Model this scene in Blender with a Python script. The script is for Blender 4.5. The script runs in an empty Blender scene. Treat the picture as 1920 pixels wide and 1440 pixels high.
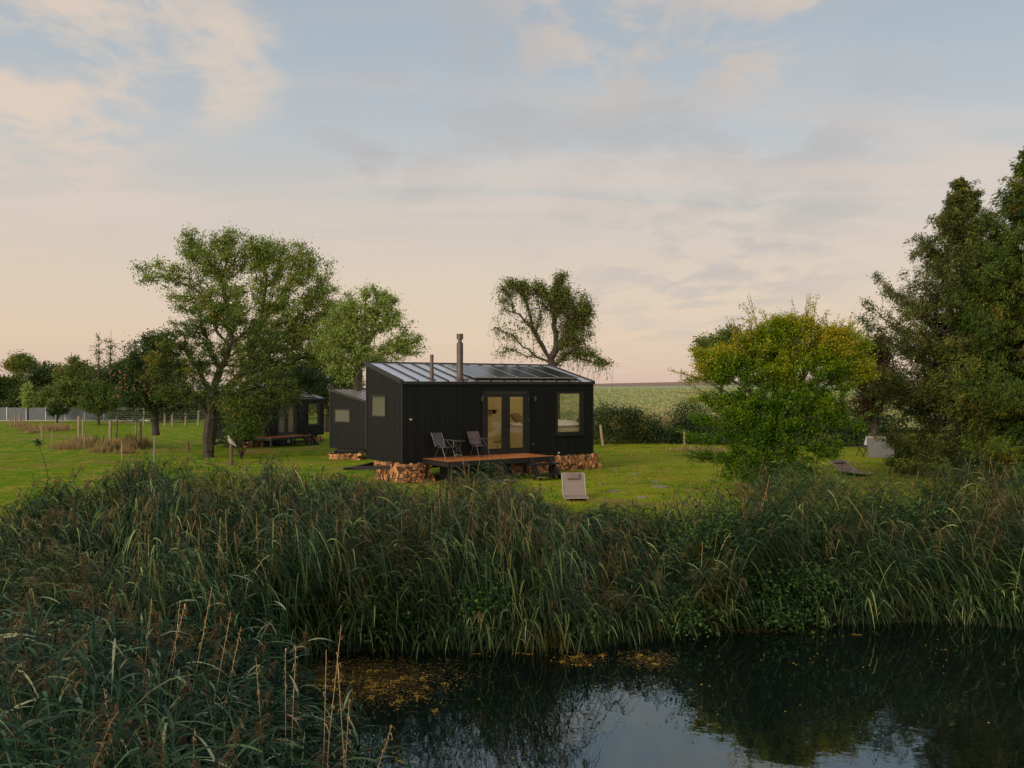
import bpy, math, random
import numpy as np
from mathutils import Vector, Matrix
random.seed(7)
RNG = np.random.default_rng(7)
scene = bpy.context.scene
COL = scene.collection
R = math.radians

# ---------------------------------------------------------------- camera
F = 1716.0; HY = 722.0; CZ = 3.3                     # focal length (photo px), horizon row, camera height
cam = bpy.data.cameras.new('camera'); cam_o = bpy.data.objects.new('camera', cam); COL.objects.link(cam_o)
cam.sensor_width = 36; cam.lens = 36*F/1920; cam.clip_start = .1; cam.clip_end = 3000
cam_o.location = (0, 0, CZ); cam_o.rotation_euler = (R(90)+math.atan((HY-720)/F), 0, 0)
scene.camera = cam_o
# ---------------------------------------------------------------- world
SUN_EL, SUN_AZ = 16.0, 222.0                             # degrees, azimuth clockwise from +Y
world = bpy.data.worlds.new("World"); scene.world = world; world.use_nodes = True
wt = world.node_tree; wt.nodes.clear()
def wn(t, **k):
    n = wt.nodes.new(t)
    for a, b in k.items(): setattr(n, a, b)
    return n
def wl(a, b): wt.links.new(a, b)
def wmath(op, a, b=None, clamp=False):
    n = wn('ShaderNodeMath', operation=op); n.use_clamp = clamp
    for i, v in enumerate((a, b)):
        if v is None: continue
        if isinstance(v, (int, float)): n.inputs[i].default_value = v
        else: wl(v, n.inputs[i])
    return n.outputs[0]
def wmix(fac, a, b):
    n = wn('ShaderNodeMix', data_type='RGBA')
    for i, v in ((0, fac), (6, a), (7, b)):
        if isinstance(v, (int, float)): n.inputs[i].default_value = v
        elif isinstance(v, tuple): n.inputs[i].default_value = (*v, 1)
        else: wl(v, n.inputs[i])
    return n.outputs[2]
wtc = wn('ShaderNodeTexCoord'); wsep = wn('ShaderNodeSeparateXYZ'); wl(wtc.outputs['Generated'], wsep.inputs[0])
DX, DY, DZ = wsep.outputs
ramp = wn('ShaderNodeValToRGB'); wl(DZ, ramp.inputs[0])
stops = [(0.0, (.73, .53, .43)), (.05, (.80, .61, .455)), (.11, (.775, .63, .49)), (.18, (.67, .60, .525)), (.25, (.555, .575, .585)),
         (.32, (.47, .53, .575)), (.40, (.40, .47, .54)), (.6, (.36, .45, .56)), (1.0, (.36, .43, .52))]
e = ramp.color_ramp.elements
while len(e) < len(stops): e.new(.5)
for el, (p, c) in zip(e, stops): el.position = p; el.color = (*c, 1)
# projected cloud plane
zz = wmath('ADD', DZ, .12); px_ = wmath('DIVIDE', DX, zz); py_ = wmath('DIVIDE', DY, zz)
cmb = wn('ShaderNodeCombineXYZ'); wl(px_, cmb.inputs[0]); wl(py_, cmb.inputs[1])
def wnoise(scale, detail, rough, dist=0, off=(0, 0, 0), sc=(1, 1, 1)):
    m = wn('ShaderNodeMapping'); wl(cmb.outputs[0], m.inputs[0]); m.inputs['Location'].default_value = off; m.inputs['Scale'].default_value = sc
    n = wn('ShaderNodeTexNoise'); wl(m.outputs[0], n.inputs['Vector'])
    n.inputs['Scale'].default_value = scale; n.inputs['Detail'].default_value = detail
    n.inputs['Roughness'].default_value = rough; n.inputs['Distortion'].default_value = dist
    return n.outputs[0]
def wramp(v, a, b):
    n = wn('ShaderNodeMapRange', interpolation_type='SMOOTHSTEP'); wl(v, n.inputs[0]); n.inputs[1].default_value = a; n.inputs[2].default_value = b
    return n.outputs[0]
def spot(px, py, a, b):                                 # soft mask round one direction of the sky
    d = Vector(((px-960)/F, 1, (HY-py)/F)).normalized()
    n = wn('ShaderNodeVectorMath', operation='DOT_PRODUCT'); wl(wtc.outputs['Generated'], n.inputs[0]); n.inputs[1].default_value = d
    return wramp(n.outputs['Value'], math.cos(R(b)), math.cos(R(a)))
n_big = wnoise(1.1, 7, .55, .4, (3.1, 1.7, 0), (1.3, .8, 1))
n_mid = wnoise(2.3, 7, .56, .25, (7.7, 4.2, 0), (1.2, .7, 1))
n_puff = wnoise(4.6, 8, .58, .35, (5.3, 2.2, 0), (1, .75, 1))
n_wisp = wnoise(1.5, 5, .5, .5, (1.3, 9.4, 0), (.45, 1.6, 1))
sky = wn('ShaderNodeTexSky', sky_type='NISHITA'); sky.sun_disc = False
sky.sun_elevation = R(SUN_EL); sky.sun_rotation = R(SUN_AZ); sky.altitude = 100
nish = wn('ShaderNodeVectorMath', operation='SCALE'); wl(sky.outputs[0], nish.inputs[0]); nish.inputs['Scale'].default_value = .1
c0 = wmix(.12, ramp.outputs[0], nish.outputs[0])
m1 = wmath('MULTIPLY', wramp(n_wisp, .45, .75), .30)    # pale warm veil everywhere
c1 = wmix(m1, c0, (.74, .60, .50))
# bright cream cloud upper left, band along top middle, grey clouds right of middle
ml = wmath('MULTIPLY', wramp(wmath('ADD', wmath('MULTIPLY', n_puff, .6), wmath('MULTIPLY', n_mid, .4)), .43, .58), wmath('MAXIMUM', spot(30, 190, 2, 8), wmath('MAXIMUM', spot(200, 50, 2, 8), spot(400, 110, 0, 5))))
ml2 = wmath('MULTIPLY', wramp(wmath('ADD', wmath('MULTIPLY', n_puff, .6), wmath('MULTIPLY', n_mid, .4)), .45, .60), wmath('MAXIMUM', spot(1120, 30, 1, 7), spot(1430, 70, 1, 6)))
ml = wmath('MAXIMUM', wmath('MULTIPLY', ml, .72), wmath('MULTIPLY', ml2, .85), True)
c2 = wmix(ml, c1, (.80, .635, .50))
mg = wmath('MULTIPLY', wramp(wmath('ADD', wmath('MULTIPLY', n_puff, .5), wmath('MULTIPLY', n_mid, .5)), .44, .58), wmath('MAXIMUM', spot(1330, 300, 3, 14), wmath('MAXIMUM', spot(730, 265, 1, 6), spot(980, 190, 2, 9))))
c3 = wmix(wmath('MULTIPLY', mg, .62), c2, (.47, .46, .465))
band = wmath('MULTIPLY', wmath('MULTIPLY', wramp(DZ, .10, .19), wramp(DZ, .29, .20)), wramp(n_wisp, .36, .62))
c3 = wmix(wmath('MULTIPLY', band, .45), c3, (.75, .63, .55))
# unseen sky behind the camera: warm glow added to light the tree fronts
gl = wn('ShaderNodeVectorMath', operation='DOT_PRODUCT'); wl(wtc.outputs['Generated'], gl.inputs[0]); gl.inputs[1].default_value = Vector((math.sin(R(SUN_AZ-15)), math.cos(R(SUN_AZ-15)), .35)).normalized()
c3 = wmix(wmath('MULTIPLY', wramp(gl.outputs['Value'], .15, 1.0), .85), c3, (2.1, 1.75, 1.35))
below = wramp(DZ, -.03, 0)
c4 = wmix(below, (.10, .10, .07), c3)
bg = wn('ShaderNodeBackground'); wl(c4, bg.inputs[0]); bg.inputs[1].default_value = 1.0
out = wn('ShaderNodeOutputWorld'); wl(bg.outputs[0], out.inputs[0])
# ---------------------------------------------------------------- sun
sd = bpy.data.lights.new('sun', 'SUN'); sd.energy = 2.4; sd.angle = R(12); sd.color = (1, .80, .60)
so = bpy.data.objects.new('sun', sd); COL.objects.link(so); so.location = (-30, -20, 30)
_d = Vector((math.sin(R(SUN_AZ))*math.cos(R(SUN_EL)), math.cos(R(SUN_AZ))*math.cos(R(SUN_EL)), math.sin(R(SUN_EL))))
so.rotation_euler = _d.to_track_quat('Z', 'Y').to_euler()
scene.view_settings.view_transform = 'Standard'; scene.view_settings.look = 'None'
scene.view_settings.exposure = 0; scene.view_settings.gamma = 1
scene.cycles.max_bounces = 8; scene.cycles.diffuse_bounces = 3; scene.cycles.glossy_bounces = 3; scene.cycles.transparent_max_bounces = 8
scene.cycles.transmission_bounces = 4; scene.cycles.sample_clamp_indirect = 4

# ---------------------------------------------------------------- helpers
def tag(o, label=None, cat=None, group=None, kind=None):
    if label: o['label'] = label
    if cat: o['category'] = cat
    if group: o['group'] = group
    if kind: o['kind'] = kind
    return o
def empty(name, loc, rz=0, parent=None):
    o = bpy.data.objects.new(name, None); o.location = loc; o.rotation_euler = (0, 0, rz); o.empty_display_size = .2
    COL.objects.link(o)
    if parent: o.parent = parent
    return o
def kids(o): return [c for c in COL.objects if c.parent == o]
def copy_tree(o, parent=None):
    c = o.copy(); COL.objects.link(c); c.parent = parent
    for ch in kids(o): copy_tree(ch, c)
    return c
class MB:
    def __init__(s): s.v = []; s.f = []; s.t = []; s.m = []; s.n = 0
    def add(s, V, Fc, tint=None, mi=0):
        V = np.asarray(V, float); Fc = np.asarray(Fc, int)
        s.v.append(V); s.f.append(Fc + s.n); s.n += len(V)
        s.t.append(np.full(len(Fc), .5) if tint is None else np.broadcast_to(np.asarray(tint, float), (len(Fc),)))
        s.m.append(np.full(len(Fc), mi))
        return s
    def box(s, x0, x1, y0, y1, z0, z1, tint=None, mi=0, M=None):
        V = np.array([[x, y, z] for z in (z0, z1) for y in (y0, y1) for x in (x0, x1)], float)
        if M is not None: V = V @ np.array(M)[:3, :3].T + np.array(M)[:3, 3]
        return s.add(V, [[0, 2, 3, 1], [4, 5, 7, 6], [0, 1, 5, 4], [2, 6, 7, 3], [0, 4, 6, 2], [1, 3, 7, 5]], tint, mi)
    def bar(s, p, q, w, h=None, tint=None, mi=0):        # square bar from p to q
        h = h or w; p = Vector(p); q = Vector(q); d = (q-p); L = d.length; d.normalize()
        up = Vector((0, 0, 1)) if abs(d.z) < .95 else Vector((0, 1, 0))
        sx = d.cross(up).normalized(); sy = sx.cross(d)
        M = Matrix((sx, d, sy)).transposed().to_4x4(); M.translation = p
        return s.box(-w/2, w/2, 0, L, -h/2, h/2, tint, mi, M)
    def tubes(s, P, Q, r0, r1, n=6, tint=None, mi=0, cap=False):
        P = np.atleast_2d(P).astype(float); Q = np.atleast_2d(Q).astype(float); N = len(P)
        r0 = np.broadcast_to(r0, (N,)); r1 = np.broadcast_to(r1, (N,))
        d = Q-P; d /= np.linalg.norm(d, axis=1, keepdims=True)+1e-9
        ref = np.where(np.abs(d[:, 2:3]) < .9, [[0, 0, 1.]], [[1., 0, 0]])
        a = np.cross(d, ref); a /= np.linalg.norm(a, axis=1, keepdims=True); b = np.cross(d, a)
        an = np.arange(n)*2*math.pi/n; c = np.cos(an)[None, :, None]; sn = np.sin(an)[None, :, None]
        ring = a[:, None]*c + b[:, None]*sn
        V = np.concatenate([P[:, None]+ring*r0[:, None, None], Q[:, None]+ring*r1[:, None, None]], 1).reshape(-1, 3)
        i = np.arange(n); j = (i+1) % n
        Fq = np.stack([i, j, j+n, i+n], 1)[None] + (np.arange(N)*2*n)[:, None, None]
        t = tint if tint is None or np.isscalar(tint) else np.repeat(tint, n)
        s.add(V, Fq.reshape(-1, 4), t, mi)
        if cap:
            for k in range(N):
                o = s.n; s.add(V[k*2*n:(k+1)*2*n], [list(range(n))[::-1]], tint if np.isscalar(tint) else None, mi)
                s.add(V[k*2*n+n:(k+1)*2*n], [list(range(n))], tint if np.isscalar(tint) else None, mi)
        return s
    def path(s, pts, r, n=8, tint=None, mi=0):
        pts = np.asarray(pts, float); r = np.broadcast_to(r, (len(pts),))
        return s.tubes(pts[:-1], pts[1:], r[:-1], r[1:], n, tint, mi)
    def lathe(s, prof, n=16, c=(0, 0, 0), tint=None, mi=0):
        V = []; m = len(prof)
        for r, z in prof:
            for k in range(n):
                a = 2*math.pi*k/n; V.append((c[0]+r*math.cos(a), c[1]+r*math.sin(a), c[2]+z))
        Fq = [[i*n+k, i*n+(k+1) % n, (i+1)*n+(k+1) % n, (i+1)*n+k] for i in range(m-1) for k in range(n)]
        s.add(V, Fq, tint, mi)
        for i, rev in ((0, True), (m-1, False)):
            if prof[i][0] > 1e-4:
                ids = list(range(n)); s.add(V[i*n:(i+1)*n], [ids[::-1] if rev else ids], tint, mi)
        return s
    def rhomb(s, C, D, N, L, W, tint):                   # leaf shaped faces
        n = len(C); D = D/(np.linalg.norm(D, axis=1, keepdims=True)+1e-9)
        S = np.cross(D, N); S /= np.linalg.norm(S, axis=1, keepdims=True)+1e-9
        Nn = np.cross(S, D); L = np.broadcast_to(L, (n,))[:, None]; W = np.broadcast_to(W, (n,))[:, None]
        V = np.stack([C-D*L/2, C-D*L*.05+S*W/2+Nn*W*.15, C+D*L/2-Nn*L*.12, C-D*L*.05-S*W/2+Nn*W*.15], 1).reshape(-1, 3)
        Fq = np.arange(n*4).reshape(-1, 4)
        return s.add(V, Fq, tint)
    def strips(s, P, D, L, W, droop, nseg, tint, prof=None, twist=None):   # arching blades
        n = len(P); D = D/(np.linalg.norm(D, axis=1, keepdims=True)+1e-9)
        L = np.broadcast_to(L, (n,)); W = np.broadcast_to(W, (n,)); droop = np.broadcast_to(droop, (n,))
        S = np.cross(D, [[0, 0, 1.]]); S += 1e-4; S /= np.linalg.norm(S, axis=1, keepdims=True)
        if twist is not None:
            U = np.cross(S, D); S = S*np.cos(twist)[:, None]+U*np.sin(twist)[:, None]
        prof = prof or (lambda t: (.35+.65*min(1, t*4))*(1-t**2.2)+.02)
        rows = []
        for k in range(nseg+1):
            t = k/nseg
            c = P + D*(L*t)[:, None]; c[:, 2] -= droop*L*t*t
            # shorten as it bends over
            h = (W*prof(t)/2)[:, None]
            rows += [c-S*h, c+S*h]
        V = np.stack(rows, 1).reshape(-1, 3); m = 2*(nseg+1)
        b = np.array([[2*k, 2*k+1, 2*k+3, 2*k+2] for k in range(nseg)])
        Fq = (b[None]+(np.arange(n)*m)[:, None, None]).reshape(-1, 4)
        return s.add(V, Fq, np.repeat(tint, nseg))
    def mesh(s, name, mats, smooth=False):
        me = bpy.data.meshes.new(name)
        V = np.concatenate(s.v); nf = sum(len(f) for f in s.f)
        loops = np.concatenate([f.ravel() for f in s.f]); tot = np.concatenate([np.full(len(f), f.shape[1]) for f in s.f])
        me.vertices.add(len(V)); me.vertices.foreach_set('co', V.ravel().astype(np.float32))
        me.loops.add(len(loops)); me.loops.foreach_set('vertex_index', loops.astype(np.int32))
        me.polygons.add(nf); st = np.concatenate([[0], np.cumsum(tot)[:-1]])
        me.polygons.foreach_set('loop_start', st.astype(np.int32)); me.polygons.foreach_set('loop_total', tot.astype(np.int32))
        me.polygons.foreach_set('material_index', np.concatenate(s.m).astype(np.int32))
        me.polygons.foreach_set('use_smooth', np.full(nf, smooth))
        a = me.attributes.new('tint', 'FLOAT', 'FACE'); a.data.foreach_set('value', np.concatenate(s.t).astype(np.float32))
        me.update(calc_edges=True)
        for m in (mats if isinstance(mats, (list, tuple)) else [mats]): me.materials.append(m)
        return me
    def build(s, name, mats, parent=None, smooth=False, loc=None, rz=0):
        o = bpy.data.objects.new(name, s.mesh(name, mats, smooth)); COL.objects.link(o)
        if parent: o.parent = parent
        if loc is not None: o.location = loc
        o.rotation_euler[2] = rz
        return o
def at(px, py, Z): return np.array([(px-960)/F*Z, Z, CZ-(py-HY)/F*Z])
def ss(x, a, b):
    t = np.clip((x-a)/(b-a), 0, 1); return t*t*(3-2*t)

# ---------------------------------------------------------------- materials
def srgb(r, g, b): return tuple(((c/255)/12.92 if c/255 < .04045 else ((c/255+.055)/1.055)**2.4) for c in (r, g, b))
def newmat(name):
    m = bpy.data.materials.new(name); m.use_nodes = True; m.node_tree.nodes.clear(); return m, m.node_tree
def N(t, ty, **k):
    n = t.nodes.new(ty)
    for a, b in k.items(): setattr(n, a, b)
    return n
def plain(name, col, rough=.6, metal=0, var=.15, scale=6, bump=0, bscale=40, emit=None, spec=.5, stretch=(1, 1, 1)):
    m, t = newmat(name); L = t.links.new
    b = N(t, 'ShaderNodeBsdfPrincipled'); o = N(t, 'ShaderNodeOutputMaterial'); L(b.outputs[0], o.inputs[0])
    tc = N(t, 'ShaderNodeTexCoord'); mp = N(t, 'ShaderNodeMapping'); L(tc.outputs['Object'], mp.inputs[0]); mp.inputs['Scale'].default_value = stretch
    n = N(t, 'ShaderNodeTexNoise'); L(mp.outputs[0], n.inputs['Vector']); n.inputs['Scale'].default_value = scale; n.inputs['Detail'].default_value = 6
    mx = N(t, 'ShaderNodeMix', data_type='RGBA'); L(n.outputs[0], mx.inputs[0])
    mx.inputs[6].default_value = (*[c*(1-var*1.6) for c in col], 1); mx.inputs[7].default_value = (*[min(1, c*(1+var*1.6)) for c in col], 1)
    L(mx.outputs[2], b.inputs['Base Color']); b.inputs['Roughness'].default_value = rough; b.inputs['Metallic'].default_value = metal
    b.inputs['Specular IOR Level'].default_value = spec
    if bump:
        n2 = N(t, 'ShaderNodeTexNoise'); L(mp.outputs[0], n2.inputs['Vector']); n2.inputs['Scale'].default_value = bscale; n2.inputs['Detail'].default_value = 5
        bp = N(t, 'ShaderNodeBump'); L(n2.outputs[0], bp.inputs['Height']); bp.inputs['Strength'].default_value = bump; bp.inputs['Distance'].default_value = .02
        L(bp.outputs[0], b.inputs['Normal'])
    if emit: b.inputs['Emission Color'].default_value = (*col, 1); b.inputs['Emission Strength'].default_value = emit
    return m
def leafmat(name, cols, patch=None, pscale=.6, pth=(.55, .65), trans=.35, rough=.5, spec=.2):
    m, t = newmat(name); L = t.links.new
    a = N(t, 'ShaderNodeAttribute', attribute_name='tint'); r = N(t, 'ShaderNodeValToRGB'); L(a.outputs['Fac'], r.inputs[0])
    el = r.color_ramp.elements
    while len(el) < len(cols): el.new(.5)
    for i, (x, c) in enumerate(zip(el, cols)): x.position = i/(len(cols)-1); x.color = (*c, 1)
    colr = r.outputs[0]
    g = N(t, 'ShaderNodeNewGeometry')
    if patch:
        n = N(t, 'ShaderNodeTexNoise'); L(g.outputs['Position'], n.inputs['Vector']); n.inputs['Scale'].default_value = pscale; n.inputs['Detail'].default_value = 4
        # tint shifts the threshold so that patches break up leaf by leaf
        ad = N(t, 'ShaderNodeMath', operation='MULTIPLY_ADD'); L(a.outputs['Fac'], ad.inputs[0]); ad.inputs[1].default_value = .16; L(n.outputs[0], ad.inputs[2])
        mr = N(t, 'ShaderNodeMapRange'); L(ad.outputs[0], mr.inputs[0]); mr.inputs[1].default_value = pth[0]+.08; mr.inputs[2].default_value = pth[1]+.08
        mx = N(t, 'ShaderNodeMix', data_type='RGBA'); L(mr.outputs[0], mx.inputs[0]); L(colr, mx.inputs[6]); mx.inputs[7].default_value = (*patch, 1); colr = mx.outputs[2]
    d = N(t, 'ShaderNodeBsdfPrincipled'); L(colr, d.inputs['Base Color']); d.inputs['Roughness'].default_value = rough; d.inputs['Specular IOR Level'].default_value = spec
    tr = N(t, 'ShaderNodeBsdfTranslucent'); L(colr, tr.inputs[0])
    mxs = N(t, 'ShaderNodeMixShader'); mxs.inputs[0].default_value = trans; L(d.outputs[0], mxs.inputs[1]); L(tr.outputs[0], mxs.inputs[2])
    o = N(t, 'ShaderNodeOutputMaterial'); L(mxs.outputs[0], o.inputs[0])
    return m
bark = plain('bark', (.032, .025, .018), .9, var=.35, scale=8, bump=.8, bscale=14, stretch=(1, 1, .3))
bark_pale = plain('pale_bark', (.085, .07, .055), .9, var=.35, scale=8, bump=.8, bscale=14, stretch=(1, 1, .3))
M_black = None

# ---------------------------------------------------------------- terrain
WATER = np.array([(-4.9, 15.7), (-3.5, 16.5), (1.35, 16.7), (3, 17.5), (4.7, 18.2), (9, 18.6), (10.5, 17.8), (20, 17.5), (80, 19), (80, 1), (2, 1), (1.2, 5), (.5, 7.5), (-1.5, 11.3), (-3.2, 13.6)], float)
WZ = -1.5
def water_dist(x, y):                                   # > 0 outside the pond
    x = np.asarray(x, float); y = np.asarray(y, float); d = np.full(x.shape, 1e9); ins = np.zeros(x.shape, bool)
    for i in range(len(WATER)):
        a = WATER[i]; b = WATER[(i+1) % len(WATER)]; e_ = b-a
        t = np.clip(((x-a[0])*e_[0]+(y-a[1])*e_[1])/(e_@e_), 0, 1)
        d = np.minimum(d, np.hypot(x-a[0]-t*e_[0], y-a[1]-t*e_[1]))
        c = ((a[1] > y) != (b[1] > y)) & (x < (b[0]-a[0])*(y-a[1])/(b[1]-a[1]+1e-12)+a[0]); ins ^= c
    return np.where(ins, -d, d)
def gz(x, y):
    x = np.asarray(x, float); y = np.asarray(y, float); d = water_dist(x, y)
    far = ss(y, 14.5, 19)
    bank = WZ + .12*np.clip(d*3, 0, 1) + 1.38*(.25+.75*far)*ss(d, 0, 6.2)
    z = np.where(d > 0, bank, WZ - np.clip(-d*.7, 0, 1.1))
    left = ss(-x, -1, 9)
    z = z - 1.05*ss(y, 35, 52)*left
    rise = np.clip(y-60, 0, 240)*.0123 + np.clip(y-300, 0, 110)*.0105 - np.clip(y-410, 0, 400)*.01
    z = z + rise*(1-.75*ss(-x, 0, 30)) + .021*np.clip(x-60, -60, 160)*ss(y, 220, 400)
    z = z + .05*np.sin(x*.31+1)*np.sin(y*.23)*ss(y, 20, 30)*(1-ss(y, 55, 70))
    return z
def gz1(x, y): return float(gz(np.array([x]), np.array([y]))[0])
def on_ground(px, py):
    Z = np.linspace(8, 420, 8000); p = (px-960)/F*Z; zz_ = CZ-(py-HY)/F*Z; g = gz(p, Z)
    i = np.argmax(zz_ <= g); return np.array([p[i], Z[i], g[i]])
def gridmesh(xs, ys, zf, name, mat, dz=0, keep=None):
    X, Y = np.meshgrid(xs, ys); Zg = zf(X, Y)+dz; V = np.stack([X, Y, Zg], -1).reshape(-1, 3); nx = len(xs); ny = len(ys)
    i, j = np.meshgrid(np.arange(nx-1), np.arange(ny-1)); a = (j*nx+i).ravel()
    Fq = np.stack([a, a+1, a+nx+1, a+nx], 1)
    if keep is not None:
        cx = V[Fq].mean(1); Fq = Fq[keep(cx[:, 0], cx[:, 1])]
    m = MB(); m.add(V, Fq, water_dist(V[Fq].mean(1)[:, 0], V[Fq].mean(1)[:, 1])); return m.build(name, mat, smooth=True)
def ground_mat():
    m, t = newmat('lawn_ground'); L = t.links.new
    b = N(t, 'ShaderNodeBsdfPrincipled'); o = N(t, 'ShaderNodeOutputMaterial'); L(b.outputs[0], o.inputs[0]); b.inputs['Roughness'].default_value = .9; b.inputs['Specular IOR Level'].default_value = .03
    g = N(t, 'ShaderNodeNewGeometry')
    def noi(s, d=5):
        n = N(t, 'ShaderNodeTexNoise'); L(g.outputs['Position'], n.inputs['Vector']); n.inputs['Scale'].default_value = s; n.inputs['Detail'].default_value = d; return n.outputs[0]
    def mix(f, a, c):
        x = N(t, 'ShaderNodeMix', data_type='RGBA')
        for i, v in ((0, f), (6, a), (7, c)):
            if isinstance(v, tuple): x.inputs[i].default_value = (*v, 1)
            else: L(v, x.inputs[i])
        return x.outputs[2]
    def rng(v, a, c):
        x = N(t, 'ShaderNodeMapRange', interpolation_type='SMOOTHSTEP'); L(v, x.inputs[0]); x.inputs[1].default_value = a; x.inputs[2].default_value = c; return x.outputs[0]
    sx_ = N(t, 'ShaderNodeSeparateXYZ'); L(g.outputs['Position'], sx_.inputs[0])
    c1 = mix(rng(sx_.outputs[0], -6, 3), (.10, .19, .006), (.20, .24, .012)); c1 = mix(rng(noi(.35), .35, .68), mix(rng(noi(.8), .3, .7), c1, (.07, .14, .004)), c1)
    c1 = mix(rng(noi(1.1, 7), .46, .66), c1, (.27, .215, .04))
    c1 = mix(rng(noi(.22, 6), .56, .66), c1, (.20, .15, .05)); c1 = mix(rng(noi(14), .45, .7), c1, (.065, .12, .005))
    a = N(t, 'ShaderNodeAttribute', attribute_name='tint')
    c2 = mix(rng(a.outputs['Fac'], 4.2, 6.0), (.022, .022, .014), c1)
    L(c2, b.inputs['Base Color'])
    bp = N(t, 'ShaderNodeBump'); L(noi(5, 9), bp.inputs['Height']); bp.inputs['Strength'].default_value = 1; bp.inputs['Distance'].default_value = .12; L(bp.outputs[0], b.inputs['Normal'])
    return m
def crop_mat():
    m, t = newmat('crop_leaves'); L = t.links.new
    b = N(t, 'ShaderNodeBsdfPrincipled'); o = N(t, 'ShaderNodeOutputMaterial'); L(b.outputs[0], o.inputs[0]); b.inputs['Roughness'].default_value = .8; b.inputs['Specular IOR Level'].default_value = .2
    g = N(t, 'ShaderNodeNewGeometry'); mp = N(t, 'ShaderNodeMapping'); L(g.outputs['Position'], mp.inputs[0]); mp.inputs['Scale'].default_value = (1, .35, 1)
    n1 = N(t, 'ShaderNodeTexNoise'); L(mp.outputs[0], n1.inputs['Vector']); n1.inputs['Scale'].default_value = .35; n1.inputs['Detail'].default_value = 8; n1.inputs['Roughness'].default_value = .7
    r = N(t, 'ShaderNodeValToRGB'); L(n1.outputs[0], r.inputs[0])
    el = r.color_ramp.elements; el[0].position = .35; el[0].color = (.17, .205, .095, 1); el[1].position = .7; el[1].color = (.33, .345, .185, 1)
    L(r.outputs[0], b.inputs['Base Color'])
    bp = N(t, 'ShaderNodeBump'); L(n1.outputs[0], bp.inputs['Height']); bp.inputs['Strength'].default_value = .6; bp.inputs['Distance'].default_value = .5; L(bp.outputs[0], b.inputs['Normal'])
    return m
xs = np.unique(np.concatenate([np.linspace(-600, -60, 28), np.linspace(-60, -16, 30), np.linspace(-16, 20, 145), np.linspace(20, 80, 40), np.linspace(80, 600, 28)]))
ys = np.unique(np.concatenate([np.linspace(-60, 0, 10), np.linspace(0, 26, 105), np.linspace(26, 60, 60), np.linspace(60, 420, 90), np.linspace(420, 900, 12)]))
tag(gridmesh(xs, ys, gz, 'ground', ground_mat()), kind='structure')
cxs = np.linspace(-60, 330, 120)
tag(gridmesh(cxs, np.linspace(62, 302, 100), gz, 'crop_field', crop_mat(), .25, lambda x, y: x > -12+0*y), kind='structure')
tag(gridmesh(np.linspace(-60, 330, 60), np.linspace(302, 450, 40), gz, 'ploughed_field', plain('ploughed_soil', (.19, .115, .085), .9, var=.2, scale=.05), .3), kind='structure')
def water_mat():
    m, t = newmat('pond_water'); L = t.links.new
    b = N(t, 'ShaderNodeBsdfPrincipled'); o = N(t, 'ShaderNodeOutputMaterial'); L(b.outputs[0], o.inputs[0])
    b.inputs['Base Color'].default_value = (.004, .007, .006, 1); b.inputs['Roughness'].default_value = .02; b.inputs['IOR'].default_value = 2.3; b.inputs['Specular Tint'].default_value = (.66, .92, 1, 1)  # blue of the sky reflection put into the specular tint, IOR raised to brighten it
    g = N(t, 'ShaderNodeNewGeometry'); n = N(t, 'ShaderNodeTexNoise'); L(g.outputs['Position'], n.inputs['Vector']); n.inputs['Scale'].default_value = 1.6; n.inputs['Detail'].default_value = 3
    bp = N(t, 'ShaderNodeBump'); L(n.outputs[0], bp.inputs['Height']); bp.inputs['Strength'].default_value = .06; bp.inputs['Distance'].default_value = .08; L(bp.outputs[0], b.inputs['Normal'])
    return m
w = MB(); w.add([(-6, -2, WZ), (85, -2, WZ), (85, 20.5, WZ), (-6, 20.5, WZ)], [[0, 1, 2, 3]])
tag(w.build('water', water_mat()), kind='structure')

# ---------------------------------------------------------------- reeds
SIL = np.array([(-400, 870), (0, 872), (60, 868), (120, 860), (200, 852), (300, 848), (350, 860), (430, 875), (500, 862), (560, 885), (640, 895), (700, 910), (770, 902), (810, 892), (840, 868), (880, 862), (910, 880), (950, 905),
                (1000, 945), (1060, 958), (1150, 952), (1230, 930), (1300, 895), (1380, 868), (1480, 872), (1560, 888), (1620, 892), (1700, 878), (1800, 862), (1920, 865), (2400, 880)], float)
def reed_top(x, y, d):
    p = 960+x/y*F; s = np.interp(p, SIL[:, 0], SIL[:, 1]); back = CZ-(s-HY)/F*22.3
    front = np.interp(p, [200, 480, 960, 1040, 1110, 1150, 1280, 1340, 1410, 1550, 1620, 1700, 1770, 1900], [.35, .95, 1.05, .3, -.55, -.8, -.8, .2, .65, .65, -.15, -.2, .25, .3])
    return front+(back-front)*np.clip((y-16.3)/5.6, 0, 1)**.9
def scatter(n, x0, x1, y0, y1, dmin, dmax, fov=1.03):
    x = RNG.uniform(x0, x1, n); y = RNG.uniform(y0, y1, n); d = water_dist(x, y)
    k = (d > dmin) & (d < dmax) & (np.abs(x) < y*.56*fov+1.2)
    return x[k], y[k], d[k]
def lump(x, y, s, a): return (np.sin(x*s+a)*np.cos(y*s*1.3+a*2)+np.sin(x*s*2.3-a+y*s)*.6+np.sin(x*s*4.9+y*s*3.1+a*3)*.35)/1.6
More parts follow.
